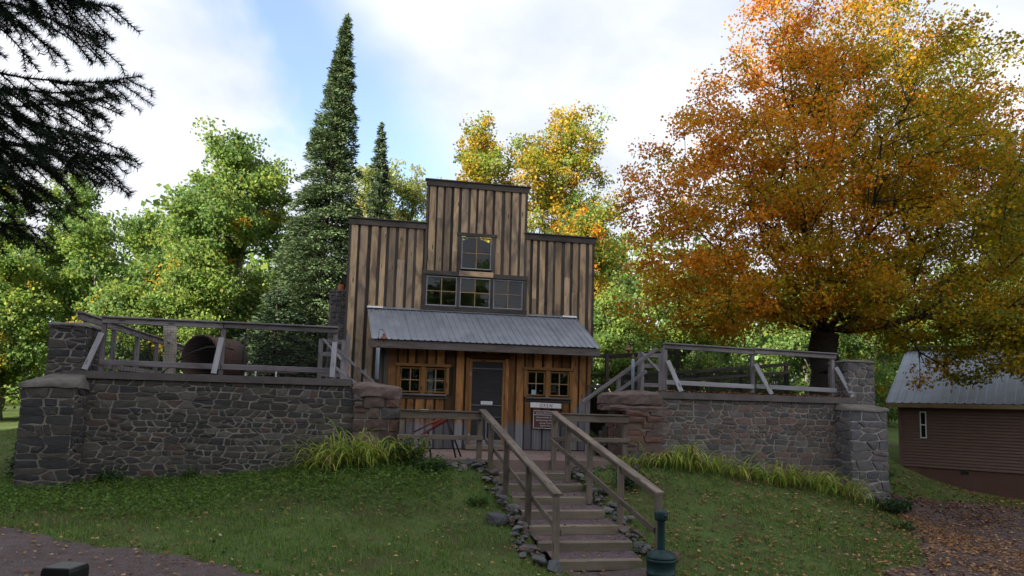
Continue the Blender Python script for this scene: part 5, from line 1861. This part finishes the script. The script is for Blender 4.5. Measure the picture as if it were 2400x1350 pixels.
bgtree('green tree behind the maple trunk', 20.5, 31, 9.0, 2.8, 2, [(GRN, 7), (YGR, 2)], 223, 150, 55)
bgtree('green tree rising behind the cabin roof', 29, 36, 11.5, 3.4, 2, [(GRN, 7), (OLV, 3)], 224, 170, 55)
bgtree('dark green tree at the right edge behind the cabin', 35.5, 34, 14.0, 3.6, 2, [(GRN, 8), (OLV, 2)], 225, 170, 55)
bgtree('green tree behind the cabin gable', 24.5, 33, 9.5, 2.8, 2, [(GRN, 8), (OLV, 2)], 226, 150, 55)


# --- conifers
def conifer(name, label, base, top, rad_f, n, seed, spray=(.30, .11), pal=None, trunk_r=.2, lowz=None, group=None, droop=.35, step=.33, lean=(0, 0)):
    rng = np.random.default_rng(seed)
    bx, by, bz = base
    t = thing(name, label, 'tree', base, group)
    H = top - bz
    ax = lambda z: np.array([bx + lean[0] * (z - bz) / H, by + lean[1] * (z - bz) / H, z])
    V, F = tube_arrays([ax(z) for z in np.linspace(bz - .3, top, 9)], list(np.linspace(trunk_r, .015, 9)), 8)
    mk('trunk', V, F, M['bark'], t, True)
    A, B, ra, rb = [], [], [], []
    Cs, Ds = [], []
    z = bz + (lowz or .4)
    while z < top - .05:
        R_ = rad_f((z - bz) / H)
        nb = max(5, int(6 + R_ * 1.5))
        for k in range(nb):
            a = rng.uniform(0, 6.28)
            L = R_ * rng.uniform(.78, 1.1)
            d = np.array([math.cos(a), math.sin(a), 0])
            p0 = ax(z + rng.uniform(-.1, .1))
            s = np.linspace(0, 1, 5)
            rise = .30 if (z - bz) / H > .55 else .05
            pts = p0 + np.outer(s * L, d) + np.outer(np.sin(s * math.pi * .5) * L * rise - droop * L * s ** 2, [0, 0, 1])
            for i in range(4):
                A.append(pts[i]); B.append(pts[i + 1]); ra.append(.018 * (1 - i / 5) * (.4 + R_ / 3)); rb.append(.018 * (1 - (i + 1) / 5) * (.4 + R_ / 3))
            m = max(5, int(n * L))
            u = rng.uniform(.12, 1.03, m) ** .8
            ip = np.clip(u * 4, 0, 3.999); i0 = ip.astype(int); fr = (ip - i0)[:, None]
            c = pts[i0] * (1 - fr) + pts[np.minimum(i0 + 1, 4)] * fr
            side = np.cross(d, [0, 0, 1.0])
            wv = L * .38 * np.sin(np.clip(u, 0, 1) * 2.6)[:, None]
            c = c + side * rng.uniform(-1, 1, (m, 1)) * wv + rng.normal(0, .045, (m, 3)) - np.array([0, 0, 1.0]) * np.abs(rng.normal(0, .07, (m, 1)))
            dd = d * .9 + side * rng.uniform(-1, 1, (m, 1)) * .9 + np.array([0, 0, 1]) * rng.normal(.05, .4, (m, 1))
            Cs.append(c); Ds.append(dd)
        z += step * rng.uniform(.7, 1.2) * (1 if R_ > .6 else .6)
    frusta('branches', A, B, np.array(ra), np.array(rb), M['bark'], t, 4)['kind'] = 'stuff'
    C = np.concatenate(Cs); D = np.concatenate(Ds)
    m = len(C)
    Nn = unit(rng.normal(size=(m, 3)) + np.array([0, 0, .6]))
    V = leaf_quads(C, D, Nn, spray[0] * rng.uniform(.6, 1.3, m), spray[1] * rng.uniform(.7, 1.3, m), .05)
    fast_quads('needles', V, M['needle'], t, pick(rng, m, pal or [(.045, .075, .035), (.06, .095, .045), (.035, .06, .03), (.075, .11, .05)], .22))
    return t


def spruce_prof(f):
    return float(np.interp(f, [0, .12, .3, .45, .6, .72, .85, .95, 1.0], [2.0, 2.15, 1.9, 1.45, 1.05, .78, .46, .24, .05]))


def cone(r0, r1=.05, k=1.0):
    return lambda f: r0 * (1 - f) ** k + r1


conifer('spruce_tree', 'tall narrow dark spruce spire rising left of the house', (-3.0, 27, gz1(-3, 27)), 17.9, spruce_prof, 120, 301, (.19, .05), trunk_r=.2, lean=(.75, 0), step=.21,
        pal=[(.09, .135, .055), (.115, .165, .07), (.068, .105, .044), (.14, .19, .085)])
conifer('spruce_tree', 'small slender spruce tip between the tall spruce and the tower', (-.9, 34, gz1(-.9, 34)), 16.4, cone(1.35, .08, .75), 90, 302, (.22, .06), trunk_r=.14, pal=[(.09, .13, .07), (.12, .16, .085), (.075, .11, .06)])
conifer('spruce_tree', 'dark spruce low behind the right end of the left fence', (-3.9, 24.5, gz1(-3.9, 24.5)), 6.2, cone(2.0, .05, .7), 110, 303, (.19, .055), trunk_r=.12)
conifer('spruce_tree', 'dark spruce showing between the maple and the right edge', (41, 38.5, gz1(41, 38.5)), 22, cone(3.4, .1, .8), 14, 304, (.5, .2), trunk_r=.25)
conifer('spruce_seedling', 'tiny dark evergreen seedling beside the far left pillar', (-6.75, 14.6, gz1(-6.75, 14.6)), 1.75, cone(.30, .03, .8), 60, 305, (.09, .03), trunk_r=.025, lowz=.15, step=.12)

# tall pines added out of view so that their shade covers the yard
rv = np.array([.60, -.80])
ctr0 = np.array([-31.0, -3.75])
SHADE = [(-.9, 1.0, 23, 4.0), (-.2, -1.0, 25, 4.3), (.5, 1.0, 31, 4.5), (1.15, -1.0, 34, 4.5), (1.8, .8, 35, 4.5), (2.5, -.6, 34, 4.5), (3.2, .8, 32, 4.5), (3.9, -.3, 28, 4.3)]
for k, (s, b, h, r_) in enumerate(SHADE):
    p = ctr0 + rv * s * 5.2 + np.array([-.80, -.60]) * b
    z = gz1(*p)
    conifer('shade_pine', 'tall dense pine added outside the picture to shade the yard', (p[0], p[1], z), z + h, (lambda R0: (lambda f: float(np.interp(f, [0, .15, .5, .8, 1], [R0 * .9, R0, R0 * .9, R0 * .7, .6]))))(r_), 12, 320 + k, (.75, .45), trunk_r=.3, lowz=.6, group='pines added outside the picture for shade', step=.8)

# --- fir twigs hanging into the upper left corner
fir = thing('fir_tree', 'dark fir whose twigs hang into the upper left corner', 'tree', (-3.3, 3.3, gz1(-3.3, 3.3)))
V, F = tube_arrays([(-3.3, 3.3, .4), (-3.3, 3.3, 3), (-3.28, 3.32, 6), (-3.25, 3.3, 10), (-3.25, 3.3, 13)], [.24, .2, .16, .09, .02], 12)
mk('trunk', V, F, M['bark'], fir, True)
rng = np.random.default_rng(77)
A, B, RA, RB, NC, ND, NL = [], [], [], [], [], [], []


def twig(p0, d, L, r, depth):
    k = max(2, int(L / .05))
    p = np.array(p0, float); d = unit(np.array(d, float))
    for i in range(k):
        q = p + d * L / k
        A.append(p); B.append(q); RA.append(r * (1 - .7 * i / k) + .0012); RB.append(r * (1 - .7 * (i + 1) / k) + .0012)
        m = int(L / k / .0011) if depth > 0 or i > k * .15 else 10
        s = rng.random((m, 1))
        c = p + (q - p) * s
        rad_ = rng.normal(size=(m, 3)); rad_ -= (rad_ @ d)[:, None] * d
        rad_ = unit(rad_ + np.array([0, 0, .25]))
        NC.append(c); ND.append(unit(rad_ + d * .6)); NL.append(np.full(m, .036) * rng.uniform(.7, 1.2, m))
        if depth < 2 and i > 0 and (i % 2 == 0 or i > k * .8):
            for sgn in (-1, 1):
                if rng.random() < (.85 if depth == 0 else .6):
                    sd_ = np.cross(d, [0, 0, 1.0]); sd_ = unit(sd_ + 1e-6)
                    nd = d * .75 + sd_ * sgn * .65 + np.array([0, 0, -.28 - .25 * rng.random()])
                    frac = 1 - i / k
                    ln = (.12 + .36 * frac) * L * rng.uniform(.6, 1.1) if depth == 0 else .45 * frac * L * rng.uniform(.6, 1.1) + .03
                    twig(q, nd, min(ln, .42), r * .5, depth + 1)
        d = unit(d + rng.normal(0, .07, 3) + np.array([0, 0, .014 if depth == 0 else -.03]))
        p = q


TIPS = [(-1.18, 3.36, 4.22), (-1.38, 3.30, 4.12), (-1.40, 3.41, 3.98), (-1.5, 3.25, 4.25), (-1.36, 3.44, 3.86), (-1.30, 3.45, 3.74), (-1.42, 3.47, 3.66), (-1.46, 3.50, 3.53), (-1.30, 3.48, 3.41), (-1.38, 3.50, 3.31), (-1.31, 3.51, 3.11), (-1.62, 3.40, 3.02), (-1.62, 3.6, 3.55), (-1.7, 3.3, 3.95), (-1.72, 3.5, 3.3), (-1.4, 3.1, 4.35), (-1.75, 3.35, 3.75), (-1.75, 3.45, 3.18), (-1.55, 3.25, 4.3), (-1.6, 3.35, 4.2), (-1.8, 3.2, 4.3)]
for k, tp in enumerate(TIPS):
    tp = np.array(tp)
    b0 = np.array([-3.2, 3.3 + rng.uniform(-.3, .3), tp[2] + rng.uniform(.05, .55)])
    d = tp - b0
    L = np.linalg.norm(d)
    A.append(b0); B.append(b0 + d * .35); RA.append(.02); RB.append(.012)
    twig(b0 + d * .35, d + np.array([0, 0, -.10]), L * .65, .007, 0)
frusta('branches', A, B, np.array(RA), np.array(RB), M['bark'], fir, 4)
NC = np.concatenate(NC); ND = np.concatenate(ND); NL = np.concatenate(NL)[:, None]
m = len(NC)
sd_ = unit(np.cross(ND, rng.normal(size=(m, 3)))) * .0017
V = np.stack([NC - sd_, NC + sd_, NC + ND * NL], 1)
fast_quads('needles', V, M['needle'], fir, pick(rng, m, [(.018, .032, .018), (.026, .042, .022), (.014, .026, .016)], .2))
print('fir needles', m)

# distant wood closing the view
rng = np.random.default_rng(91)
n = 60000
x = rng.uniform(-75, 75, n); y = rng.uniform(46, 62, n)
hmax = 10.5 + 2.5 * np.sin(x * .35) + 1.5 * np.sin(x * .9 + 2) + rng.normal(0, .6, n)
hmax = np.where(x > -30, hmax, hmax)
z = gz(x, y) + hmax * rng.random(n) ** .75
C = np.stack([x, y, z], 1)
V = leaf_quads(C, rng.normal(size=(n, 3)), unit(rng.normal(size=(n, 3)) + [0, 0, .5]), rng.uniform(.4, .8, n), rng.uniform(.3, .6, n))
o = fast_quads('far_wood', V, M['leaf'], None, pick(rng, n, GRN + YGR[:2] + [(.09, .14, .02)] * 2, .2))
tag(o, 'far green wood closing the view behind everything', 'wood', kind='stuff')

# ------------------------------------------------------------------ ground plants
def lawn_ok(x, y):
    ok = (road_d(x, y) < .02)
    ok &= ~((x > -5.8) & (x < -.6) & (y > 13.95)) & ~((x > 5.7) & (x < 11.0) & (y > 13.95)) & ~((x > -.7) & (x < 5.9) & (y > 13.7))
    xc = 3.07 - .046 * (y - 9.6)
    ok &= ~((np.abs(x - xc) < .74) & (y > 9.5) & (y < 13.9))
    ok &= ~((x > -6.4) & (x < -5.5) & (y > 13.4) & (y < 14.4)) & ~((x > 9.9) & (x < 10.95) & (y > 13.4) & (y < 14.5))
    return ok


def vnoise(x, y, f, s=0):
    return .5 + .25 * (np.sin(x * f + 1.3 * s + 1.7 * np.sin(y * f * .7 + s)) + np.sin(y * f * 1.13 + 2.1 * s + 1.9 * np.sin(x * f * .83 + 2 * s)))


rng = np.random.default_rng(501)
n = 520000
x = rng.uniform(-13, 19, n); y = rng.uniform(7.2, 20.5, n)
keep = lawn_ok(x, y) & (x > -.52 * y - .8) & (x < 1.15 * y + 1) & (rng.random(n) < np.clip(1.4 - (y - 8) * .06, .4, 1))
pn = vnoise(x, y, 1.4, 1) * .6 + vnoise(x, y, 4.3, 2) * .4
thin = (x > 4.0) * .30 + .05
keep &= rng.random(n) > np.clip(thin + (pn - .5) * 1.1, 0, .85)
x, y, pn = x[keep], y[keep], pn[keep]
n = len(x)
z = gz(x, y)
hgt = rng.uniform(.03, .075, n) * (1 + .5 * (vnoise(x, y, 6.1, 3) > .62)) * np.where(pn > .6, .7, 1)
a = rng.uniform(0, 6.28, n); lean = rng.uniform(.1, .7, n)
P = np.stack([x, y, z - .005], 1)
tipv = P + np.stack([np.cos(a) * hgt * lean, np.sin(a) * hgt * lean, hgt], 1)
wv = np.stack([-np.sin(a), np.cos(a), np.zeros(n)], 1) * rng.uniform(.004, .0075, n)[:, None]
V = np.stack([P - wv, P + wv, tipv], 1)
# taller tufts that the mower missed
nt_, kb = 520, 16
tx = np.concatenate([rng.uniform(-7, 12, 300), rng.uniform(-5.5, 10, 220)]); ty = np.concatenate([rng.uniform(7.6, 13.6, 300), rng.uniform(13.3, 13.95, 220)])
near = np.abs(road_d(tx, ty) + .1) < .25
kk = lawn_ok(tx, ty) & ((rng.random(nt_) < .35) | near | (ty > 13.3))
tx, ty = tx[kk], ty[kk]
bx_ = np.repeat(tx, kb) + rng.normal(0, .035, len(tx) * kb); by_ = np.repeat(ty, kb) + rng.normal(0, .035, len(tx) * kb)
hh = rng.uniform(.06, .17, len(bx_)); aa = rng.uniform(0, 6.28, len(bx_))
P2 = np.stack([bx_, by_, gz(bx_, by_) - .005], 1)
w2 = np.stack([-np.sin(aa), np.cos(aa), np.zeros(len(bx_))], 1) * .005
T2 = P2 + np.stack([np.cos(aa) * hh * .6, np.sin(aa) * hh * .6, hh], 1)
V = np.concatenate([V, np.stack([P2 - w2, P2 + w2, T2], 1)])
x = np.concatenate([x, bx_]); pn = np.concatenate([pn, np.full(len(bx_), .35)]); n = len(x)
cA = pick(rng, n, [(.13, .23, .045), (.17, .27, .058), (.105, .18, .04), (.195, .26, .07)], .2)
cB = pick(rng, n, [(.19, .165, .07), (.15, .14, .05), (.22, .175, .085)], .2)
mixf = np.clip((pn - .42) * 3.2 + rng.normal(0, .25, n) + (x > 4) * .15, 0, 1)[:, None]
o = fast_quads('grass', V, M['grassblade'], None, cA * (1 - mixf * .75) + cB * mixf * .75)
tag(o, 'short patchy lawn grass on the slope below the walls', 'grass', kind='stuff')
print('grass', n)

# broad leaved ground cover along the foot of the left wall
n = 20000
x = rng.uniform(-6.6, 1.2, n); y = rng.uniform(10.6, 13.95, n)
dens = np.clip((y - 11.0 + .8 * vnoise(x, y, 1.9, 5) - .25 * np.maximum(x + 1, 0)) / 1.6, 0, 1)
keep = lawn_ok(x, y) & (rng.random(n) < dens)
x, y = x[keep], y[keep]; n = len(x)
C = np.stack([x, y, gz(x, y) + rng.uniform(.03, .13, n)], 1)
V = leaf_quads(C, rng.normal(size=(n, 3)) * [1, 1, .3], unit(rng.normal(size=(n, 3)) * .5 + [0, -.2, 1]), rng.uniform(.035, .075, n), rng.uniform(.03, .06, n))
o = fast_quads('ground_cover', V, M['leaf'], None, pick(rng, n, [(.10, .18, .03), (.13, .22, .038), (.08, .145, .026), (.16, .24, .05)], .2))
tag(o, 'glossy green ground cover under the left wall', 'ground cover', kind='stuff')


n = 30000
x = rng.uniform(-8, 13, n); y = rng.uniform(7.6, 13.8, n)
pw_ = vnoise(x, y, 2.6, 9) * vnoise(x, y, 6.7, 10)
keep = lawn_ok(x, y) & (rng.random(n) < np.clip((pw_ - .26) * 3.0, .02, 1))
x, y = x[keep], y[keep]; n = len(x)
C = np.stack([x, y, gz(x, y) + rng.uniform(.02, .075, n)], 1)
V = leaf_quads(C, rng.normal(size=(n, 3)) * [1, 1, .4], unit(rng.normal(size=(n, 3)) * .6 + [0, -.2, 1]), rng.uniform(.025, .06, n), rng.uniform(.015, .035, n))
o = fast_quads('clover', V, M['leaf'], None, pick(rng, n, [(.07, .15, .035), (.10, .19, .045), (.055, .12, .03), (.14, .20, .06)], .22))
tag(o, 'patches of clover and weeds in the lawn', 'clover', kind='stuff')


def weeds(name, label, cx, cy, r, h, n, ls, pal, seed, cat='plant'):
    rg = np.random.default_rng(seed)
    zb = gz1(cx, cy)
    t = thing(name, label, cat, (cx, cy, zb))
    k = max(5, n // 26)
    A, B, T = [], [], []
    for i in range(k):
        a = rg.uniform(0, 6.28); q = rg.random() ** .5 * r
        b0 = np.array([cx + math.cos(a) * q * .35, cy + math.sin(a) * q * .35, zb - .02])
        tp = np.array([cx + math.cos(a) * q, cy + math.sin(a) * q, zb + h * rg.uniform(.5, 1.0)])
        A.append(b0); B.append(tp); T.append((b0, tp))
    frusta('stem', A, B, np.full(k, .006), np.full(k, .003), M['bark'], t, 4)['kind'] = 'stuff'
    i = rg.integers(0, k, n); u = rg.uniform(.3, 1.05, (n, 1))
    A = np.array(A); B = np.array(B)
    C = A[i] * (1 - u) + B[i] * u + rg.normal(0, ls * .9, (n, 3)) * [1, 1, .6]
    C[:, 2] = np.maximum(C[:, 2], zb + .02)
    V = leaf_quads(C, rg.normal(size=(n, 3)), unit(rg.normal(size=(n, 3)) * .6 + [0, -.2, .8]), ls * rg.uniform(.6, 1.3, n), ls * rg.uniform(.5, .9, n))
    fast_quads('foliage', V, M['leaf'], t, pick(rg, n, pal))
    return t


GL = [(.06, .12, .03), (.08, .15, .03), (.045, .09, .025)]
weeds('shrub', 'yellow tinged green shrub beside the left sandstone pier', .42, 13.35, .42, .50, 900, .07, GL + [(.22, .22, .03), (.28, .26, .03)], 511)
weeds('shrub', 'low leafy green plant left of the landing rocks', .85, 13.0, .35, .25, 600, .06, GL, 512)
weeds('shrub', 'dark leafy plant at the foot of the right pillar', 10.6, 13.15, .45, .28, 900, .07, [(.03, .065, .022), (.04, .08, .028)], 513)
weeds('shrub', 'blue green plant beside the right handrail', 4.5, 12.4, .28, .35, 500, .06, [(.05, .10, .05), (.06, .11, .055)], 514)
weeds('shrub', 'bright green weed in the lawn left of the steps', 1.55, 11.6, .22, .14, 260, .05, [(.07, .15, .025), (.09, .17, .03)], 515)
weeds('shrub', 'green weed at the foot of the left wall', -4.9, 13.85, .25, .3, 300, .06, GL, 516)
weeds('shrub', 'small weed at the foot of the left wall near its middle', -3.6, 13.85, .2, .22, 240, .05, GL, 517)
weeds('shrub', 'dark bush in the gap left of the cabin corner', 15.9, 20.9, .6, 2.2, 1800, .12, [(.03, .06, .02), (.045, .08, .025)], 519, 'bush')
weeds('shrub', 'grey green weed tuft on the verge before the cabin', 12.6, 15.9, .4, .25, 500, .06, GL, 520)
weeds('shrub', 'weed tuft on the lawn edge right of the pillar', 9.9, 11.9, .3, .16, 320, .05, GL, 521)


def daylily(label, cx, cy, n, L, seed, group, bias=(0, -.6), spread=.16):
    rg = np.random.default_rng(seed)
    zb = gz1(cx, cy)
    t = thing('daylily_clump', label, 'plant', (cx, cy, zb), group)
    K = 7
    a = rg.uniform(0, 6.28, n)
    dirh = unit(np.stack([np.cos(a) + bias[0], np.sin(a) + bias[1]], 1))
    ln = L * rg.uniform(.6, 1.2, n)
    b = np.stack([cx + rg.normal(0, spread, n), cy + rg.normal(0, spread * .6, n)], 1)
    zz = gz(b[:, 0], b[:, 1])
    th0 = rg.uniform(.75, 1.5, n); bend = rg.uniform(1.9, 3.1, n)
    p = np.concatenate([b, zz[:, None]], 1)
    w = rg.uniform(.010, .019, n)
    side = np.stack([-dirh[:, 1], dirh[:, 0], np.zeros(n)], 1)
    rows = []
    for k in range(K + 1):
        s = k / K
        ww = w * (1 - s ** 2.2) + .001
        rows.append((p - side * ww[:, None], p + side * ww[:, None]))
        th = th0 - bend * s ** 1.4
        p = p + np.concatenate([dirh * np.cos(th)[:, None], np.sin(th)[:, None]], 1) * (ln / K)[:, None]
        p[:, 2] = np.maximum(p[:, 2], gz(p[:, 0], p[:, 1]) + .02)
    Q = []
    for k in range(K):
        Q.append(np.stack([rows[k][0], rows[k][1], rows[k + 1][1], rows[k + 1][0]], 1))
    V = np.concatenate(Q)
    c = pick(rg, n, [(.36, .46, .07), (.42, .50, .085), (.28, .39, .065), (.50, .50, .12), (.22, .33, .06), (.34, .25, .10)], .15)
    o = fast_quads('blades', V, M['leaf'], t, np.tile(c, (K, 1)))
    o['kind'] = 'stuff'
    return t


for k, (x, y, n, L, lab) in enumerate(((-1.25, 13.45, 80, 1.05, 'left hand clump of arching daylily leaves before the left wall'), (-.72, 13.35, 110, 1.25, 'tallest clump of arching daylily leaves in front of the left sandstone pier'), (-.25, 13.35, 80, 1.0, 'right hand clump of arching daylily leaves before the left sandstone pier'))):
    daylily(lab, x, y, n, L, 530 + k, 'daylilies left of the steps', (0, -.5), .2)
for k, (x, y, L) in enumerate(((5.05, 13.5, .5), (5.75, 13.45, .62), (6.2, 13.35, .62), (6.65, 13.4, .58), (7.1, 13.4, .60), (7.6, 13.45, .62), (8.05, 13.4, .6), (8.5, 13.4, .60), (8.95, 13.4, .66), (9.35, 13.3, .72), (9.7, 13.2, .70))):
    w_ = ['leftmost', 'second', 'third', 'fourth', 'fifth', 'middle sixth', 'seventh', 'eighth', 'ninth', 'tenth', 'rightmost'][k]
    daylily(w_ + ' daylily clump from the steps in the row under the right wall', x + random.uniform(-.1, .1), y, random.randint(34, 85), L * random.uniform(1.0, 1.45), 550 + k, 'daylilies under the right wall', (.45, -.9), .2)

# fallen leaves
rng = np.random.default_rng(601)


def litter(name, label, x, y, z, pal, seed, s=(.04, .085)):
    rg = np.random.default_rng(seed)
    n = len(x)
    C = np.stack([x, y, z], 1)
    V = leaf_quads(C, rg.normal(size=(n, 3)) * [1, 1, .12], unit(rg.normal(size=(n, 3)) * .28 + [0, 0, 1]), rg.uniform(*s, n), rg.uniform(*s, n) * .85, .1)
    o = fast_quads(name, V, M['fallen'], None, pick(rg, n, pal, .25))
    return tag(o, label, 'leaves', kind='stuff')


FP = [(.24, .12, .05), (.30, .17, .07), (.20, .085, .035), (.34, .21, .10), (.26, .14, .07), (.17, .08, .045)]
n = 52000
x = rng.uniform(3.9, 22, n); y = rng.uniform(7.5, 16.5, n)
rd = road_d(x, y)
onroad = rd > 0
dn = np.where(onroad, np.clip(1.25 - rd / 2.4, .06, 1) * np.clip((x - 6.5) / 2.5, 0, 1), .22 + .25 * np.clip((x - 6) / 5, 0, 1)) * (0.5 + vnoise(x, y, 2.3, 7))
ok = (rng.random(n) < dn) & (lawn_ok(x, y) | onroad)
x, y = x[ok], y[ok]
litter('fallen_leaves', 'brown and tan fallen leaves over the right lawn and drive', x, y, gz(x, y) + np.where(road_d(x, y) > 0, .025, .03) + rng.uniform(0, .02, len(x)), FP, 602)
n = 2600
x = rng.uniform(-7, 3.2, n); y = rng.uniform(7.4, 13, n)
ok = (rng.random(n) < .38 + .5 * (np.abs(road_d(x, y)) < .35)) & (lawn_ok(x, y) | (road_d(x, y) > 0)) & (road_d(x, y) < 1.6)
x, y = x[ok], y[ok]
litter('fallen_leaves', 'scattered yellow leaves on the left lawn and road edge', x, y, gz(x, y) + .03 + rng.uniform(0, .02, len(x)), FP + [(.40, .30, .08), (.36, .30, .12)], 603, (.035, .07))
x = rng.uniform(5.9, 10.4, 900); y = rng.uniform(14.02, 14.48, 900)
litter('fallen_leaves', 'rust coloured leaves lying along the right wall coping', x, y, np.full(900, 2.71) + rng.uniform(0, .03, 900), [(.28, .10, .04), (.33, .15, .06), (.22, .07, .03)], 604, (.04, .08))
x = rng.uniform(2.3, 3.8, 170); y = rng.uniform(9.8, 13.8, 170)
zz = np.array([.145 * (np.searchsorted(SY, q)) + .012 for q in y])
litter('fallen_leaves', 'a few tan leaves on the gravel steps', x, y, zz, FP, 605, (.03, .06))
x = rng.uniform(.2, 5.0, 160); y = rng.uniform(14, 16.8, 160)
litter('fallen_leaves', 'a few tan leaves blown onto the landing', x, y, np.full(160, 1.235), FP, 606, (.03, .06))

# the wood on the far side of the road, behind the viewer
rng = np.random.default_rng(95)
n = 16000
x = rng.uniform(-22, 60, n); y = rng.uniform(-36, -26, n)
hm = 12 + 2.5 * np.sin(x * .4) + 1.5 * np.sin(x * 1.1)
C = np.stack([x, y, .5 + hm * rng.random(n) ** .8], 1)
V = leaf_quads(C, rng.normal(size=(n, 3)), unit(rng.normal(size=(n, 3)) + [0, 0, .5]), rng.uniform(.7, 1.3, n), rng.uniform(.6, 1.0, n))
o = fast_quads('roadside_wood', V, M['leaf'], None, pick(rng, n, GRN, .2))
tag(o, 'green wood across the road behind the viewer', 'wood', kind='stuff')

# loose pebbles on the road
rng = np.random.default_rng(97)
n = 6000
x = rng.uniform(-8, 17, n); y = rng.uniform(6.8, 15, n)
k = (road_d(x, y) > .03) & (rng.random(n) < .75)
x, y = x[k], y[k]; n = len(x)
r_ = rng.uniform(.006, .02, n) * (1 + 1.2 * (rng.random(n) < .04))
oc = np.array([(1, 0, 0), (0, 1, 0), (-1, 0, 0), (0, -1, 0), (0, 0, .8), (0, 0, -.5)], float)
rot_ = rng.uniform(0, 6.28, n)
P = np.repeat(oc[None], n, 0) * (1 + rng.normal(0, .2, (n, 6, 1)))
cx2 = P[:, :, 0] * np.cos(rot_)[:, None] - P[:, :, 1] * np.sin(rot_)[:, None]; cy2 = P[:, :, 0] * np.sin(rot_)[:, None] + P[:, :, 1] * np.cos(rot_)[:, None]
P = np.stack([cx2, cy2, P[:, :, 2]], 2) * r_[:, None, None] + np.stack([x, y, gz(x, y) + .015], 1)[:, None]
F8 = [(0, 1, 4), (1, 2, 4), (2, 3, 4), (3, 0, 4), (1, 0, 5), (2, 1, 5), (3, 2, 5), (0, 3, 5)]
V = np.concatenate([P[:, f] for f in F8])
c = np.tile(pick(rng, n, [(.16, .12, .115), (.22, .18, .17), (.12, .09, .09), (.3, .26, .24), (.14, .12, .13)], .25), (8, 1))
o = fast_quads('pebbles', V, M['fallen'], None, c)
tag(o, 'loose pebbles scattered over the gravel road', 'pebbles', kind='stuff')
